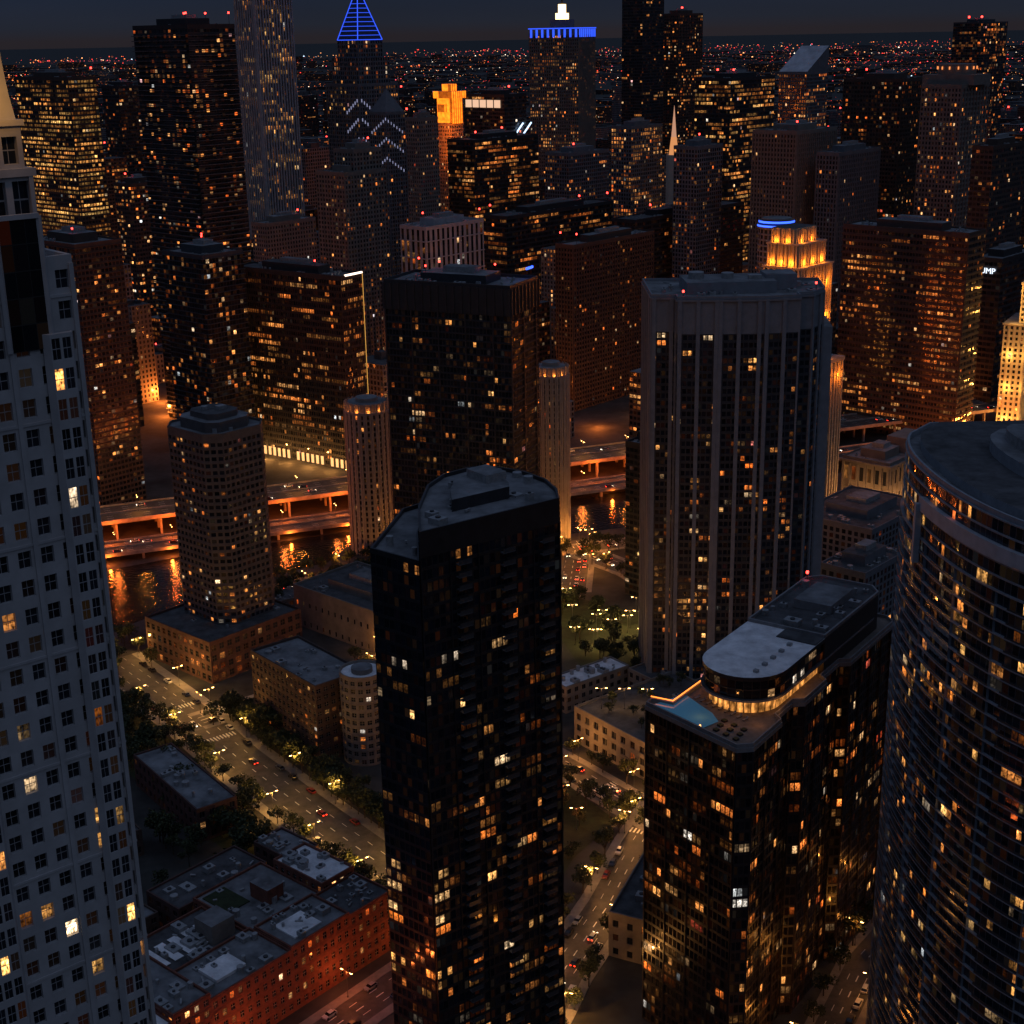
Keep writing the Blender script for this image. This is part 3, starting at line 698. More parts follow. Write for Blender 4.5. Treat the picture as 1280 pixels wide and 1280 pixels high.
# F7 : mid-rise brick with round corner
mb=MB();g7=fmat('midrise_windows',p=.2,S=1.1,mull=(2,2,.06),mcol=(.2,.2,.2),warm=.5)
br7=solid('brown_brick',(.075,.05,.042),.9,.3,.5)
p7=quadpoly(-74,498,46,22,40);facade(mb,p7,0,31,3.,3.2,br7,g7,'punch',mx=.2,y0=.25,y1=.8,dep=.3,slabs=(.3,.15,3,br7));roof(mb,p7,31,br7,ROOF,clutter=14,pent=False,red=0,A=40)
cb=solid('pale_brick',(.2,.17,.15),.85,.2,.5)
rd=[( -57+8.5*math.cos(a*math.pi/9),504+8.5*math.sin(a*math.pi/9)) for a in range(18)]
facade(mb,rd,0,35,3,3.2,cb,g7,'punch',mx=.2,y0=.25,y1=.8,dep=.3,slabs=(.3,.2,2,cb));roof(mb,rd,35,cb,ROOFL,clutter=0,pent=False,red=0);mb.cyl(-57,504,35.1,37,4,16,cb,ROOF)
p7b=quadpoly(-44,505,10,30,37);facade(mb,p7b,0,30,3.,3.2,br7,g7,'punch',mx=.2,y0=.25,y1=.8,dep=.3);roof(mb,p7b,30,br7,ROOF,clutter=5,pent=False,red=0)
B('brick_midrise_apartments',mb);occ(p7)
# F8 : long pale building
mb=MB();p8=quadpoly(-60,600,56,40,48);g8=fmat('pale_building_windows',p=.1,S=.5,mull=(1,1,.1))
pale=solid('pale_stone',(.20,.18,.165),.85,.25,.2)
facade(mb,p8,0,19,4.2,9,pale,g8,'punch',mx=.36,y0=.1,y1=.35,dep=.3);roof(mb,p8,19,pale,ROOFD,clutter=18,pent=True,red=0,ph=4)
B('pale_stone_lowrise',mb);occ(p8)
# F9 : slender fluted round towers
for (cx,cy,r,z) in ((-74,742,11.5,76),(21.5,745,9,92)):
    mb=MB();n=24;ring=[(cx+r*math.cos(2*math.pi*i/n),cy+r*math.sin(2*math.pi*i/n)) for i in range(n)]
    g9=fmat('fluted_tower_windows',wall=(.2,.19,.18),mx=.2,y0=.2,y1=.8,p=.14,S=1.)
    ston=solid('fluted_stone',(.28,.25,.23),.8,.15,.3)
    facade(mb,ring,0,z,2.9,3,ston,g9,'flat',piers=(.9,.7,1,ston),slabs=(.4,.3,1,ston))
    inn=[(cx+(r-1.5)*math.cos(2*math.pi*i/n),cy+(r-1.5)*math.sin(2*math.pi*i/n)) for i in range(n)]
    mb.prism(offset(ring,.5),z,z+.8,ston);mb.prism(inn,z+.8,z+5,ston,ROOF)
    for i in range(n):
        a=2*math.pi*i/n;mb.box(cx+(r-.1)*math.cos(a),cy+(r-.1)*math.sin(a),z+.8,z+5.2,.8,.8,math.degrees(a),ston)
    mb.cyl(cx,cy,z+5,z+7,r*.5,12,ston,ROOF)
    o=B('fluted_round_tower',mb);occ(ring,1)
    for a in (-150,-115,-80,-45):
        plight(cx+(r-.9)*math.cos(math.radians(a)),cy+(r-.9)*math.sin(math.radians(a)),z+1.3,200,(1,.28,.04),.15,parent=o,name='crown_light')
# F10
mb=MB();p10=quadpoly(1,640,63,30,65)
g10=fmat('glass_tower_panes',p=.16,S=.9,mull=(1,1,.08),mcol=(.03,.035,.04),glass=(.010,.014,.020),clus=.9,grp=3,warm=.3,hgrad=60)
dk=solid('charcoal_panel',(.035,.038,.045),.4,.25,.3,spec=.5)
facade(mb,p10,0,142,1.7,3.1,dk,g10,'punch',mx=.07,y0=.15,y1=.9,dep=.15,piers=(.7,.5,8,dk),slabs=(.3,.3,1,dk))
mb.prism(p10,142,154,DARK,ROOFD);facade(mb,offset(p10,.3),142,154,4,12,dk,dk,'flat',piers=(.8,.6,1,dk))
roof(mb,p10,154,dk,ROOF,par=1.4,clutter=30,pent=True,red=6,A=65,ph=4)
blu=emis('blue_led',(.03,.10,1),3.2)
mb.box(10,664,159,160,7,.5,65,blu)
B('charcoal_glass_tower',mb);occ(p10)
STYLES={
 'dark':dict(wall=(.03,.03,.034),mx=.05,y0=.25,y1=.85,rough=.1),
 'brown':dict(wall=(.07,.048,.04),mx=.12,y0=.3,y1=.85),
 'stone':dict(wall=(.18,.16,.145),mx=.26,y0=.22,y1=.8),
 'grey':dict(wall=(.13,.14,.16),mx=.2,y0=.2,y1=.85),
 'white':dict(wall=(.36,.37,.40),mx=.27,y0=.0,y1=1.),
 'glass':dict(wall=(.05,.055,.066),mx=.04,y0=.12,y1=.95,rough=.08)}
def gen(name,x,y,z,L,Rr,style,bay=3.2,flr=3.6,p=.15,pf=.0,S=.8,A=48,pier=None,slab=None,top=ROOF,red=1,clut=8,run=8,poly=None,pent=True,warm=.1,clus=.75,grp=1,z0=0):
    st=dict(STYLES[style]);gm=fmat(name+'_facade',p=p*.85,pf=pf,S=S*1.25,run=run,warm=warm,clus=clus,grp=grp,**st)
    wm_=solid(name+'_wall',st['wall'],.75,.2,.2)
    poly=poly or quadpoly(x,y,L,Rr,A)
    mb=MB();facade(mb,poly,z0,z-1.5,bay,flr,wm_,gm,'flat',piers=(pier[0],pier[1],pier[2],wm_) if pier else None,slabs=(slab[0],slab[1],slab[2],wm_) if slab else None)
    mb.prism(offset(poly,.15),z-1.5,z,wm_,top)
    roof(mb,offset(poly,.15),z,wm_,top,clutter=clut,pent=pent,red=red,A=A)
    occ(poly)
    return mb,poly,wm_
# F11
mb,p,_=gen('black_office_block',-101,892,121,91,20,'dark',1.9,3.9,p=.07,pf=.32,S=.85,A=55,pier=(.25,.3,1),slab=(.7,.2,1),run=12,clut=20,top=ROOFD,clus=.5)
lob=emis('lobby_light',(1,.50,.18),1.3);ed=emis('edge_light',(1,.50,.10),.8)
a,b=p[3],p[0]
for i in range(22):
    if i%7==3:continue
    c=lerp2(a,b,(i+.5)/22);mb.box(c[0]-.5,c[1]-.7,.5,6,2.0,.3,-35,lob)
mb.beam((p[1][0]+.3,p[1][1]-.3,5),(p[1][0]+.3,p[1][1]-.3,121),.16,ed)
mb.beam((*lerp2(p[0],p[1],.2),121.8),(*p[1],121.8),.5,emis('roof_sign_light',(1,.75,.6),3))
o=B('black_office_block',mb)
for i in range(5):
    c=lerp2(a,b,(i+.5)/5);plight(c[0]-5,c[1]-8,5,9000,(1,.42,.1),.5,parent=o,name='lobby_spill')
def put(objname,*a,**k):
    mb,p,wm_=gen(*a,**k);return B(objname,mb)
put('brown_apartment_tower','brown_apartment_tower',-237,815,153,50,30,'brown',2.6,3.1,p=.18,S=.8,slab=(.3,.6,1),red=1)
mb,p,wm_=gen('balcony_tower',-203,1000,268,60,38,'dark',2.6,3.15,p=.2,S=.85,red=4,warm=0)
slm=solid('wavy_slab',(.10,.10,.105),.7,.2,.2)
for f in range(1,84):
    z=f*3.16
    for i in (3,0):
        a=p[i];b=p[(i+1)%4];d=Vector((b[0]-a[0],b[1]-a[1]));L=d.length;d/=L;nn=Vector((d.y,-d.x))
        pts=[]
        for k in range(15):
            s_=L*k/14;o_=1.0+1.2*math.sin(s_*.16+f*.09+i)*math.sin(f*.13+s_*.07)+.2
            pts.append((a[0]+d.x*s_+nn.x*o_,a[1]+d.y*s_+nn.y*o_))
        for k in range(14):
            A_,B_=pts[k],pts[k+1];c0=(a[0]+d.x*L*k/14,a[1]+d.y*L*k/14);c1=(a[0]+d.x*L*(k+1)/14,a[1]+d.y*L*(k+1)/14)
            mb.face([(*A_,z-.2),(*B_,z-.2),(*B_,z+.25),(*A_,z+.25)],slm);mb.face([(*A_,z+.25),(*B_,z+.25),(*c1,z+.25),(*c0,z+.25)],slm)
B('balcony_tower',mb)
put('dark_apartment_tower','dark_apartment_tower',-185,900,134,41,31,'glass',2.4,3.1,p=.17,S=.7,slab=(.3,.7,1),red=2)
put('lit_office_tower','lit_office_tower',-397,1400,228,90,30,'brown',3.2,4,p=.4,pf=.65,S=1.15,warm=1,run=14,clus=.3,slab=(1.3,.3,1),pier=(.6,.4,4),clut=6)
put('white_striped_skyscraper','white_striped_skyscraper',-231,1450,345,29,46,'white',3.4,3.9,p=.3,pf=.2,S=.7,warm=1,clus=.4,pier=(1.5,.8,1),red=0)
put('stepped_stone_tower','stepped_stone_tower',-123,1150,160,33,44,'stone',3.2,3.5,p=.13,S=.8,pier=(.8,.4,2),red=1)
put('stepped_stone_tower','stepped_stone_top',-117,1165,176,22,30,'stone',3.2,3.5,p=.1,S=.8,pier=(.8,.4,2),red=1)
# F16
mb,p,wm_=gen('spire_tower',-140,1480,215,50,50,'grey',3.2,3.9,p=.13,pf=.05,S=.8,pier=(.9,.5,2),A=45,red=0,clut=0,pent=False,warm=1)
c=(-140,1480+35);whl=emis('crown_white_led',(.62,.64,1),.42)
gz=fmat('spire_top',p=.2,S=.8,**STYLES['grey'])
facade(mb,rect(c[0],c[1],40,40,45),215,240,3.2,3.9,wm_,gz,'flat',piers=(.9,.5,2,wm_))
facade(mb,rect(c[0],c[1],31,31,45),240.1,256,3.2,3.9,wm_,gz,'flat',piers=(.9,.5,2,wm_))
mb.prism(rect(c[0],c[1],40,40,45),239.5,240,wm_)
q=rect(c[0],c[1],31,31,45);apx=(c[0],c[1],306);dkb=solid('pyramid_metal',(.05,.07,.16),.35,.2,.2,metal=.4)
blu2=emis('blue_led_dim',(.03,.10,1),1.3)
for i in range(4):
    a,b=q[i],q[(i+1)%4];mb.face([(*a,256),(*b,256),apx],dkb)
    mb.beam((*a,256.3),apx,.4,blu2)
    for k in range(1,12):
        u=k/12;za=256+50*u;mb.beam((*lerp2(a,c,u),za+.3),(*lerp2(b,c,u),za+.3),.22,blu2)
    mb.beam((*a,256.3),(*b,256.3),.35,blu2)
mb.beam(apx,(c[0],c[1],330),.4,DARK)
for zz,wd_ in ((168,13),(186,13),(204,10)):
    for s in (0,1):
        for k in range(1,7):
            u=k/7;nb_=p[3] if s else p[1];q=lerp2(p[0],nb_,u*.45);mb.box(q[0],q[1]-1,zz-u*16-3,zz-u*16,.6,.6,45,whl)
B('pyramid_topped_skyscraper',mb)
mb,p,wm_=gen('chevron_wing',-112,1440,190,24,24,'grey',3,3.9,p=.1,S=.8,pier=(.8,.5,2),A=45,red=0,clut=0,pent=False)
cx,cy=centroid(p);mb.face([(*p[0],190.2),(*p[1],190.2),(cx,cy,212)],wm_);mb.face([(*p[3],190.2),(*p[0],190.2),(cx,cy,212)],wm_);mb.face([(*p[1],190.2),(*p[2],190.2),(cx,cy,212)],wm_);mb.face([(*p[2],190.2),(*p[3],190.2),(cx,cy,212)],wm_)
for i in (3,0):
    for k in range(7):
        u=k/7;a=p[0];b=p[3] if i==3 else p[1];q=lerp2(a,b,u)
        for zz in (186,168,150):mb.box(q[0]-.3,q[1]-1,zz-u*15-2.5,zz-u*15,.55,.55,45,whl)
B('chevron_office_tower',mb)
# F17
mb,p,wm_=gen('blue_crown_tower',88,1800,258,63,52,'stone',2.7,3.9,p=.3,pf=.25,S=.8,A=65,pier=(.9,.6,1),red=0,warm=.1,clut=0,pent=True,run=5)
q=offset(p,.6);n=4
for i in (3,0):
    a,b=q[i],q[(i+1)%4]
    for k in range(9):
        c=lerp2(a,b,(k+.5)/9);mb.box(c[0],c[1],254,263,2.4,.8,math.degrees(math.atan2(b[1]-a[1],b[0]-a[0])),blu2)
    mb.beam((*a,264),(*b,264),.6,blu2)
cx,cy=centroid(p);mb.prism(rect(cx,cy,22,22,65),263.2,274,wm_);wl=emis('lantern_white',(1,.68,.30),4)
mb.prism(rect(cx,cy,12,12,65),274,281,wl);mb.prism(rect(cx,cy,7,7,65),281,291,wl);mb.cyl(cx,cy,291,325,1.2,8,DARK,r2=.2)
B('blue_crowned_skyscraper',mb)
put('black_skyscraper','black_skyscraper',180,2000,305,33,47,'dark',3,3.9,p=.05,pf=.06,S=.9,red=2)
put('stone_skyscraper','stone_skyscraper',238,2100,280,33,57,'brown',3.2,3.9,p=.22,pf=.1,S=.9,pier=(.8,.4,2),red=2)
put('black_office_tower','black_office_tower',222,1500,213,42,80,'dark',2.4,4,p=.12,pf=.5,S=1.1,run=9,warm=.7,slab=(1.,.2,1),red=2,clus=.4)
# F20
mb,p,wm_=gen('sloped_roof_tower',336,1700,212,36,45,'grey',2.9,3.9,p=.25,pf=.15,S=.8,red=0,clut=0,pent=False,slab=(.9,.2,1))
wr=solid('sloped_white_roof',(.42,.44,.48),.5,.3,.1)
pz_=213.2;mb.face([(*p[3],pz_),(*p[0],pz_),(*p[1],240),(*p[2],240)],wr);mb.face([(*p[0],pz_),(*p[1],pz_),(*p[1],240)],wm_);mb.face([(*p[2],pz_),(*p[3],pz_),(*p[2],240)],wm_);mb.face([(*p[1],pz_),(*p[2],pz_),(*p[2],240),(*p[1],240)],wm_)
B('sloped_roof_skyscraper',mb)
put('grey_ribbed_tower','grey_ribbed_tower',231,1200,181,41,62,'stone',2.9,3.7,p=.06,S=.8,pier=(1.1,.7,1),red=1)
put('grey_ribbed_tower','grey_ribbed_shoulder',262,1185,165,20,66,'grey',2.9,3.7,p=.07,S=.8,pier=(1.,.6,1),red=0)
put('dark_grid_tower','dark_grid_tower',338,1300,216,56,43,'brown',2.8,3.6,p=.22,S=.7,pier=(.7,.4,1),red=2)
mb,p,wm_=gen('turret_tower',359,1200,214,34,50,'stone',2.8,3.7,p=.24,S=.85,pier=(.7,.5,2),red=0,clut=0,pent=False)
tl=emis('turret_light',(1,.30,.08),1.2)
cx,cy=centroid(p);mb.prism(rect(cx,cy,30,44,48),214.2,222,wm_);mb.cyl(cx,cy,222,230,15,16,wm_,ROOF)
for i in range(14):
    a=2*math.pi*i/14;mb.cyl(cx+15.4*math.cos(a),cy+15.4*math.sin(a),226,228.2,.55,6,tl)
B('turreted_tower',mb)
put('glass_skyscraper','glass_skyscraper',772,2500,262,48,100,'glass',4,4,p=.15,pf=.15,S=.8,red=2,slab=(.8,.2,2))
put('brown_office_slab','brown_office_slab',286,919,136,87,24,'brown',2.2,3.9,p=.08,pf=.2,S=.7,slab=(1.5,.5,1),pier=(.5,.35,4),red=0,clut=20,run=7)
# F26
mb,p,wm_=gen('sign_tower',345,1030,103,22,60,'dark',3,4,p=.03,S=.5,red=0,clut=4);o=B('mirrored_tower',mb)
cu=bpy.data.curves.new('sign','FONT');cu.body='TRUMP';cu.size=5.6;cu.extrude=.25;cu.space_character=1.0
to=bpy.data.objects.new('sign',cu);sc.collection.objects.link(to);bpy.context.view_layer.update()
sm=bpy.data.meshes.new_from_object(to);bpy.data.objects.remove(to)
sm.materials.clear();sm.materials.append(emis('sign_letters',(.75,.85,1),1.6))
so_=bpy.data.objects.new('letter_sign',sm);sc.collection.objects.link(so_);so_.parent=o
a=math.radians(-42);base=Vector((345,1030))+Vector((-.743,.669))*21.8+Vector((-.669,-.743))*.8
so_.location=(base.x,base.y,93);so_.rotation_euler=(math.pi/2,0,a)
put('brown_slab_tower','brown_slab_tower',352,1090,175,16,60,'brown',3,3.8,p=.12,S=.6,red=0)
terr=solid('white_terracotta',(.5,.46,.38),.7,.1,.2)
mb=MB();gw=fmat('terracotta_windows',wall=(.5,.46,.38),mx=.28,y0=.25,y1=.8,p=.15,S=.8,warm=1)
pw=quadpoly(341,960,14,40,60);facade(mb,pw,0,70,3.2,3.7,terr,gw,'flat',piers=(.9,.6,1,terr),slabs=(.3,.3,3,terr));mb.prism(offset(pw,.8),70,71,terr,ROOF)
pw2=quadpoly(345,964,7,30,60);facade(mb,pw2,71,96,3,3.7,terr,gw,'flat',piers=(.8,.5,1,terr));mb.prism(offset(pw2,.6),96,98,terr,ROOF);mb.prism(quadpoly(348,968,4,20,60),98,106,terr)
o=B('floodlit_terracotta_tower',mb);occ(pw)
for z in (6,28,50,76,92):
    for dx,dy in ((-10,1),(-3,-7),(6,-5)):plight(341+dx+(3 if z>70 else 0),960+dy,z,3600,(1,.45,.08),.5,parent=o,name='floodlight')
# F27 gold crowned building
mb=MB();tan=solid('tan_limestone',(.42,.36,.28),.75,.12,.3)
gg=fmat('tan_windows',wall=(.36,.31,.25),mx=.25,y0=.15,y1=.85,p=.12,S=.7)
base=quadpoly(158,768,24,38,48)
facade(mb,base,0,86,3,3.6,tan,gg,'flat',piers=(1,.8,1,tan));mb.prism(offset(base,.9),86,88,tan,ROOF)
t1=quadpoly(152,766,22,32,48);facade(mb,t1,88,140,3,3.6,tan,gg,'flat',piers=(1,.8,1,tan));mb.prism(offset(t1,.9),140,141,tan,ROOF)
t2=quadpoly(151,769,18,27,48);facade(mb,t2,141,152,2.4,11,tan,tan,'flat',piers=(.9,.9,1,tan));mb.prism(offset(t2,.9),152,152.8,tan,ROOF)
t3=quadpoly(150,773,14,20,48);facade(mb,t3,152.8,160,2.4,8,tan,tan,'flat',piers=(.9,.9,1,tan));mb.prism(t3,160,160.5,tan,ROOFD)
o=B('gold_crowned_tower',mb);occ(base)
def flood(poly,z,P,n=3,edges=(0,3),off=2.6,col=(1,.24,.015)):
    for ei in edges:
        a,b=poly[ei],poly[(ei+1)%4];d=Vector((b[0]-a[0],b[1]-a[1])).normalized();nn=Vector((d.y,-d.x))
        for k in range(n):
            c=lerp2(a,b,(k+.5)/n);plight(c[0]+nn.x*off,c[1]+nn.y*off,z,P,col,.3,parent=o,name='crown_floodlight')
flood(t1,131,3000);flood(t2,143,2400,3,off=1.9);flood(t3,154,1500,2,off=1.9);flood(base,78,3600,3,(0,));flood(t1,91,3600,3,(0,),off=2.2);flood(t1,112,3600,3,(0,),2.4)
# F28
mb,p,wm_=gen('stone_hall',209,781,29,29,31,'stone',5,12,p=.25,S=.8,pier=(1.2,.8,1),red=0,clut=6);mb.prism(offset(p,1.2),27,28.4,wm_,ROOF)
mb.box(230,812,29,38,22,22,48,wm_);o=B('stone_hall',mb)
for q in ((198,776),(206,770),(214,776),(222,783),(192,784)):plight(q[0],q[1],6,5200,(1,.45,.13),.4,parent=o,name='facade_light')
put('brown_block_tower','brown_block_tower',46,1031,118,16,94,'brown',2.9,3.3,p=.10,S=.5,pier=(.8,.5,1),red=2,warm=0)
put('black_office_slab','black_office_slab',0,1250,113,26,145,'dark',2.4,3.9,p=.03,pf=.25,S=.8,run=16,slab=(1.,.25,1),red=4,clut=20,top=ROOFD)
put('black_office_slab','black_office_slab_b',108,1250,108,25,165,'dark',2.8,3.9,p=.03,pf=.06,S=.7,run=14,slab=(1.,.25,1),red=3,clut=20,top=ROOFD)
put('dark_office_block','dark_office_block',-31,1500,159,36,98,'dark',2.4,3.9,p=.05,pf=.3,S=.95,run=12,slab=(1.,.25,1),red=2,clut=14,top=ROOFD)
put('white_frame_apartments','white_frame_apartments',-57,1050,130,26,60,'white',5,4,p=.2,S=.6,slab=(.8,.4,3),red=2,clut=8)
# F35
mb,p,wm_=gen('orange_lit_tower',-58,1600,170,18,22,'stone',2.6,3.8,p=.3,S=1,red=0,clut=0,pent=False)
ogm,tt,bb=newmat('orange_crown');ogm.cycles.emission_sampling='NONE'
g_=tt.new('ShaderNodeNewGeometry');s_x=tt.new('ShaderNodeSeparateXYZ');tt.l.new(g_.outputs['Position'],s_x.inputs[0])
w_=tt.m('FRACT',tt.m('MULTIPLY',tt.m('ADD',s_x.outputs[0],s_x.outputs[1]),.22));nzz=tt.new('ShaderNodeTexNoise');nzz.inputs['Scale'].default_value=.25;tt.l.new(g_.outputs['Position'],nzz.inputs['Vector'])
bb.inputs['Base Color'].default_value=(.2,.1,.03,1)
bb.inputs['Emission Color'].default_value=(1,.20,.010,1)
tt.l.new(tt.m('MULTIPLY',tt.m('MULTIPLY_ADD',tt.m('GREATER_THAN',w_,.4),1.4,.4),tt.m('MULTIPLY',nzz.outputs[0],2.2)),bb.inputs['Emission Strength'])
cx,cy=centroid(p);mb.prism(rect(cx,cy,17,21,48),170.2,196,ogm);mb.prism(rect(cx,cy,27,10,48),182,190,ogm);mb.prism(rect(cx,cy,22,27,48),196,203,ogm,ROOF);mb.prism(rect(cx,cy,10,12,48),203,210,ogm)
o=B('orange_lit_tower',mb)
for dx,z in ((-14,165),(0,160),(14,168),(-8,140)):plight(cx+dx,cy-22,z,16000,(1,.16,.01),1,parent=o,name='crown_floodlight')
# F36
mb,p,wm_=gen('screen_block',0,1650,196,59,36,'dark',3,4,p=.1,pf=.15,S=.8,red=1)
scr=emis('screen_panel',(1,.62,.4),.9);a,b=p[3],p[0];ang=math.degrees(math.atan2(b[1]-a[1],b[0]-a[0]))
for u in (.12,.30,.48,.66,.84):
    c=lerp2(a,b,u);mb.box(c[0]-.6,c[1]-.7,183,191,8.6,.6,ang,scr)
c=lerp2(p[0],p[1],.35)
for k in (0,1):mb.beam((c[0]+k*9,c[1]+k*8-1.5,150),(c[0]+12+k*9,c[1]+10+k*8-1.5,166),.6,emis('slanted_light',(.5,.7,1),2.4))
B('screen_topped_office',mb)
put('lit_midrise','lit_midrise',125,1500,169,25,52,'grey',3,3.9,p=.3,pf=.35,S=.8,red=0)
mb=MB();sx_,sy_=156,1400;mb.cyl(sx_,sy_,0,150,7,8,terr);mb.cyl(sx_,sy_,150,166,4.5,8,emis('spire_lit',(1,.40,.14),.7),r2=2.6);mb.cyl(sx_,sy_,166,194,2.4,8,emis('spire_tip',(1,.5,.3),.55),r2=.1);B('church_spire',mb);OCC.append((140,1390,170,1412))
put('orange_brick_block','orange_brick_block',-324,1300,141,25,29,'brown',3,3.6,p=.3,S=1)
put('far_red_tower','far_red_tower',-427,1700,211,32,32,'dark',3,3.8,p=.12,S=.7)
put('dark_lowrise','dark_lowrise',153,600,33,22,37,'grey',3.5,3.6,p=.06,S=.5,red=0,clut=18,top=ROOFD)
put('dark_lowrise','dark_lowrise_b',178,690,22,45,60,'grey',3.5,3.6,p=.06,S=.5,red=0,clut=24,top=ROOFD)
put('slim_dark_tower','slim_dark_tower',63,660,76,12,24,'dark',2.2,3.,p=.12,S=.6,slab=(.3,.3,1),red=0)
mb=MB();rr=[(165+11*math.cos(i*math.pi/10),910+11*math.sin(i*math.pi/10)) for i in range(20)]
gr=fmat('round_tower_facade',wall=(.2,.2,.21),mx=.2,y0=.2,y1=.85,p=.1,S=.6);facade(mb,rr,0,144,3,3.4,HV,gr,'flat',slabs=(.4,.3,1,HV))
mb.cyl(165,910,144,145,12,20,HV,ROOF);mb.cyl(165,910,145.2,146.2,11.8,20,blu,ROOF);mb.cyl(165,910,147.4,148.6,11,20,blu,ROOF);mb.cyl(165,910,149,150,9,20,HV,ROOF)
B('round_tower',mb);occ(rr)
put('blue_grey_midrise','blue_grey_midrise',159,1250,167,24,37,'grey',3,3.6,p=.16,S=.7)
put('concrete_midrise','concrete_midrise',59,1400,152,29,60,'grey',3,3.6,p=.17,pf=.1,S=.7,slab=(.6,.3,1))
put('stone_midrise','stone_midrise',-201,1250,111,20,54,'stone',3,3.6,p=.12,S=.6)
put('stone_slab','stone_slab',-75,1330,190,16,24,'stone',2.8,3.6,p=.12,S=.6)
# F47 brick low-rise block in the foreground
mb=MB();g47=fmat('rowhouse_windows',p=.16,S=1.2,mull=(2,2,.06),mcol=(.3,.3,.3))
u47=Vector((math.cos(math.radians(49)),math.sin(math.radians(49))));v47=Vector((-u47.y,u47.x));O47=Vector((-104,304))
def q47(s0,s1,t0,t1):
    return [tuple(O47+u47*a+v47*b) for a,b in ((s0,t0),(s1,t0),(s1,t1),(s0,t1))]
for s0,s1,t0,t1,z,rm in ((0,22,0,30,19,ROOFL),(22,34,0,40,21,ROOF),(34,62,0,18,19,ROOF),(34,62,18,40,17,ROOFD),(62,84,0,16,20,ROOF),(62,88,16,44,18,ROOF),(84,101,0,16,19,ROOFD),(88,101,16,38,21,ROOFL)):
    q=q47(s0+.01,s1-.01,t0+.01,t1-.01);facade(mb,q,0,z,2.9,3.7,brick,g47,'punch',mx=.24,y0=.25,y1=.8,dep=.3,slabs=(.35,.15,1,brick) if t0==0 else None)
    roof(mb,q,z,brick,rm,par=.8,clutter=16,pent=False,red=0,A=49,seed=int(s0))
mb.prism(q47(52,60,22,30),17.1,23,pale,ROOF);mb.prism(q47(74,80,24,32),18.1,23,brick,ROOF);mb.prism(q47(40,50,5,13),19.07,19.9,ROOFL,ROOFL);mb.prism(q47(66,76,3,12),20.07,20.5,ROOFL,ROOFL)
for k in range(5):mb.prism(q47(36+k*4.5,39+k*4.5,24,34),17.07,17.5,ROOF,ROOFL)
mb.prism(q47(23.5,33,26,38),21.1,21.5,grass,grass);mb.prism(q47(64,72,30,42),18.1,18.4,grass,grass)
B('brick_loft_building',mb);OCC.append((-140,300,-25,430))
def low(name,cx,cy,wx,wy,z,ang,wall,rm,seed=0,p=.06):
    mb=MB();gm=fmat(name+'_windows',p=p,S=.6,mull=(2,1,.06));q=rect(cx,cy,wx,wy,ang)
    facade(mb,q,0,z,3.6,3.6,wall,gm,'punch',mx=.24,y0=.25,y1=.8,dep=.25);roof(mb,q,z,wall,rm,par=.7,clutter=14,pent=False,red=0,A=ang,seed=seed)
    mb.obj(name)
low('brick_townhouse_row',-118,468,52,15,12,-53,dbrick,ROOF,1);low('lowrise_workshop',-150,455,60,16,9,-53,br7,ROOFD,2)
low('brick_townhouse_row',-96,398,34,16,14,49,dbrick,ROOFD,3);low('brick_townhouse_row',-128,372,40,20,13,49,br7,ROOF,4);low('brick_townhouse_row',-75,420,18,12,12,-41,dbrick,ROOF,5)
low('riverside_pavilion',-112,655,26,14,7,33,pale,ROOFD,8,.3);low('riverside_pavilion',-30,700,30,14,9,20,pale,ROOFD,9,.3)
# podiums near the centre street
mb=MB();gp=fmat('podium_glass',p=.25,S=.9,mull=(2,1,.06));q=quadpoly(50,476,46,52,37)
facade(mb,q,0,14,5,4.6,pale,gp,'punch',mx=.25,y0=.15,y1=.75,dep=.4);roof(mb,q,14,pale,ROOFD,clutter=10,pent=False,red=0,A=37);B('podium_garage',mb)
c=centroid(q);grove([lerp2(c,a,.8) for a in q],22,14,.55)
for u in (.2,.45,.7):
    a=lerp2(c,q[3],u);lamp(a[0],a[1],900,(1,.5,.16),14)
low('white_roof_pavilion',30,552,34,12,11,37,pale,ROOFL,6);low('pavilion_annex',62,548,20,26,12,37,pale,ROOFD,7)
mb=MB();q=[(26,374),(42,366),(58,408),(43,416)];gq=fmat('annex_windows',p=.2,S=.6,mull=(1,1,.1));facade(mb,q,0,14,5,4.6,pale,gq,'punch',mx=.3,y0=.2,y1=.7,dep=.3);roof(mb,q,14,pale,ROOFD,clutter=6,pent=False,red=0,A=68);B('annex_building',mb)
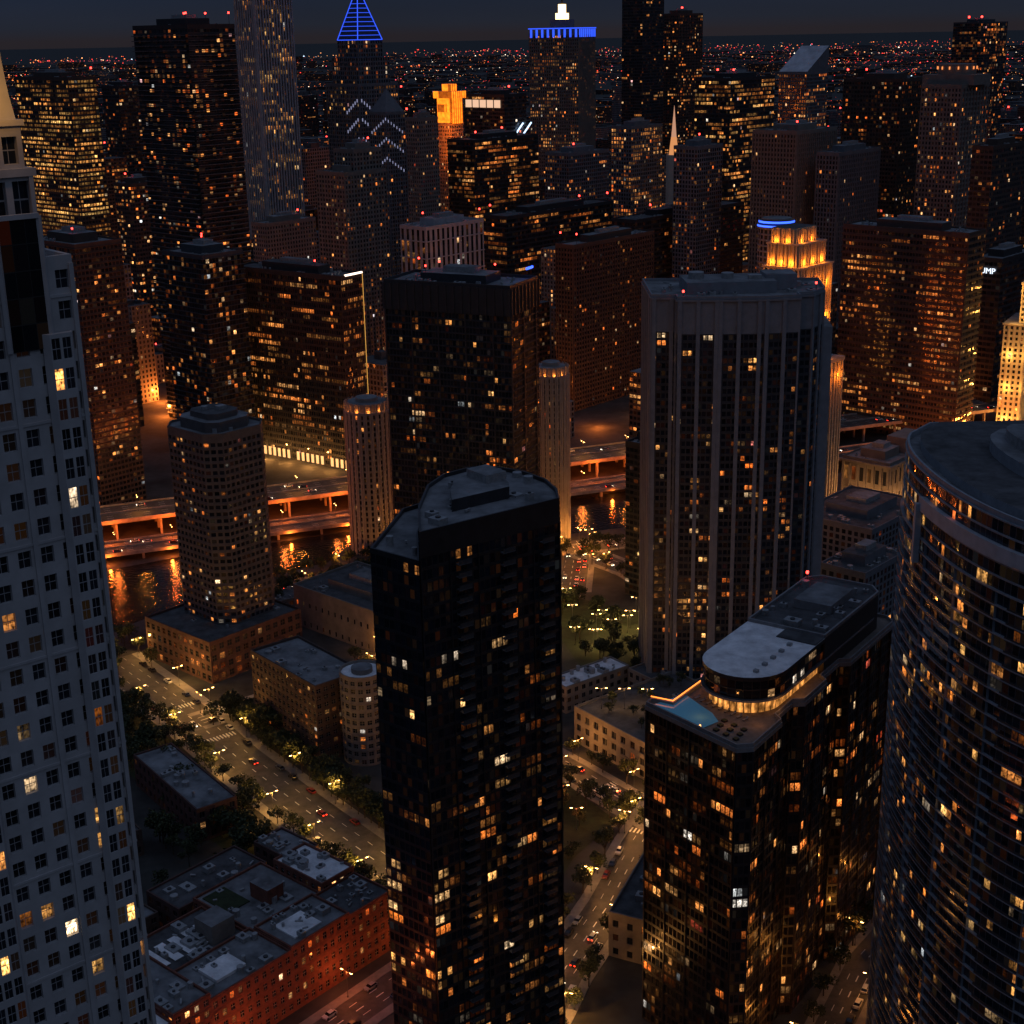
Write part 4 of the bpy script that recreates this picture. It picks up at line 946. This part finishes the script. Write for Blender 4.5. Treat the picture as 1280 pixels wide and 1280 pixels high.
# ---------------- fill: mid-distance city blocks
fm=[fmat('city_block_'+s+str(k),p=pp_*.85,pf=.06,S=1.0,clus=.9,**STYLES[s]) for k,(s,pp_) in enumerate([('dark',.10),('brown',.17),('stone',.12),('grey',.12),('glass',.10),('brown',.08),('stone',.16),('grey',.07)])]
fmd=[fmat('far_block_'+s+str(k),p=.05,pf=.01,S=.8,clus=1.,**STYLES[s]) for k,s in enumerate(('dark','brown','grey'))]
def hit(x0,y0,x1,y1):
    return any(x0<b[2] and x1>b[0] and y0<b[3] and y1>b[1] for b in OCC)
def isriver(x,y):
    return y<(x+161)*.3827+799+34
a48=math.radians(48);cR=Vector((math.cos(a48),math.sin(a48)));cL=Vector((-cR.y,cR.x))
def fillzone(name,y0,y1,hmin,hmax,step,prob,tall=.06,mats=None):
    mb=MB();n=int(4500/step);mats=mats or fm
    for i in range(-n,n):
        for j in range(-n,n):
            c=cR*(i*step)+cL*(j*step)
            x,y=c.x,c.y
            if not (y0<y<y1) or abs(x)>y*.42+60 or isriver(x,y) or R.random()>prob:continue
            w_=step*R.uniform(.32,.72);d_=step*R.uniform(.32,.72);rr=max(w_,d_)*.6
            if hit(x-rr,y-rr,x+rr,y+rr):continue
            h=R.uniform(hmin,hmax)*R.uniform(.5,1)
            if R.random()<tall:h*=1.7
            q=rect(x,y,w_,d_,48);m=R.choice(mats)
            facade(mb,q,0,h,3.2,3.7,m,m,'flat');mb.face([(*p,h) for p in q],R.choice([ROOF,ROOFD,ROOFD]))
            for k in range(2):mb.box(x+R.uniform(-.2,.2)*w_,y+R.uniform(-.2,.2)*d_,h,h+R.uniform(2,6),w_*R.uniform(.12,.4),d_*R.uniform(.12,.4),48,ROOFD)
            if R.random()<.22:
                s=max(.4,y*4.6e-4);mb.cyl(x,y,h+5,h+5+2*s,s,6,REDL)
    return mb.obj(name)
fillzone('city_blocks',930,1450,25,100,52,.8)
fillzone('city_blocks',1450,2400,40,150,60,.8)
fillzone('city_blocks',2400,4200,20,110,85,.8,.1,fmd+fm[:2])
mb=MB()
for _ in range(2600):
    y=4200*(18000/4200)**R.random();x=R.uniform(-.42,.42)*y;s=R.uniform(25,80)*(y/6000)
    h=R.uniform(6,22)*(1 if R.random()>.05 else 3)
    q=rect(x,y,s,s*R.uniform(.5,1.5),48);m=R.choice(fmd);facade(mb,q,0,h,4,4,m,m,'flat');mb.face([(*p,h) for p in q],ROOFD)
mb.obj('distant_city')
mb=MB();lc=[(emis('city_light_%d'%i,c,s),w_) for i,(c,s,w_) in enumerate((((1,.22,.04),2.6,5),((1,.05,.03),2.8,5),((1,.42,.15),2.8,3),((1,.8,.6),4.2,1.2),((1,.10,.13),2.6,2.5),((.6,.8,1),2.6,.5)))]
def blob(x,y,z,s,m):
    v=[(x+s,y,z),(x,y+s,z),(x-s,y,z),(x,y-s,z),(x,y,z+s),(x,y,z-s)]
    for a,b,c in ((0,1,4),(1,2,4),(2,3,4),(3,0,4)):mb.face([v[a],v[b],v[c]],m)
ms=[a for a,b in lc];ws=[b for a,b in lc]
for _ in range(1300):
    y=2600*(26000/2600)**(R.random()**.8);x=R.uniform(-.42,.42)*y
    blob(x,y,R.uniform(8,30),y*1.2e-4*(1+R.random()**4*4.5),R.choices(ms,ws)[0])
for _ in range(120): # lit neighbourhoods
    y=3200*(24000/3200)**R.random();x0=R.uniform(-.42,.42)*y;sd=y*R.uniform(.008,.035);m0=R.choices(ms,ws)[0]
    for k in range(R.randint(8,34)):
        xx,yy=x0+R.gauss(0,sd),y+R.gauss(0,sd*1.6)
        if yy>2500:blob(xx,yy,R.uniform(8,26),yy*1.3e-4*(1+R.random()**3*3.2),m0 if R.random()<.6 else R.choices(ms,ws)[0])
for _ in range(70):
    d=R.choice([cR,cL]);y=3000*(20000/3000)**R.random();x=R.uniform(-.4,.4)*y;n_=R.randint(12,45);m=R.choices(ms,ws)[0];st=R.uniform(30,60)*y/6000
    for k in range(n_):
        p=Vector((x,y))+d*(k*st)
        if p.y>2500:blob(p.x,p.y,10,p.y*R.uniform(1.2e-4,3.2e-4),m)
mb.obj('distant_city_lights')
# street glow in mid city
dl_=bpy.data.objects.new('district_street_lighting',None);sc.collection.objects.link(dl_)
k=0
for _ in range(900):
    y=930*(3200/930)**R.random();x=R.uniform(-.38,.38)*y
    if isriver(x,y) or hit(x-1,y-1,x+1,y+1):continue
    plight(x,y,R.uniform(6,11),R.uniform(9000,34000)*(y/1100),R.choice([(1,.22,.03),(1,.15,.02),(1,.32,.06)]),1.5,parent=dl_,name='street_glow');k+=1
    if k>58:break
for x,y,P in ((-262,1085,45000),(-250,1040,32000),(-320,1180,50000),(-285,990,24000),(255,905,15000),(300,935,22000),(325,940,30000),(20,960,20000),(60,985,20000),(-60,930,14000),(-175,1130,26000),(285,880,12000),(230,880,12000)):
    plight(x,y,7,P,(1,.22,.03),1.5,parent=dl_,name='street_glow')
print('done',len(bpy.data.objects))
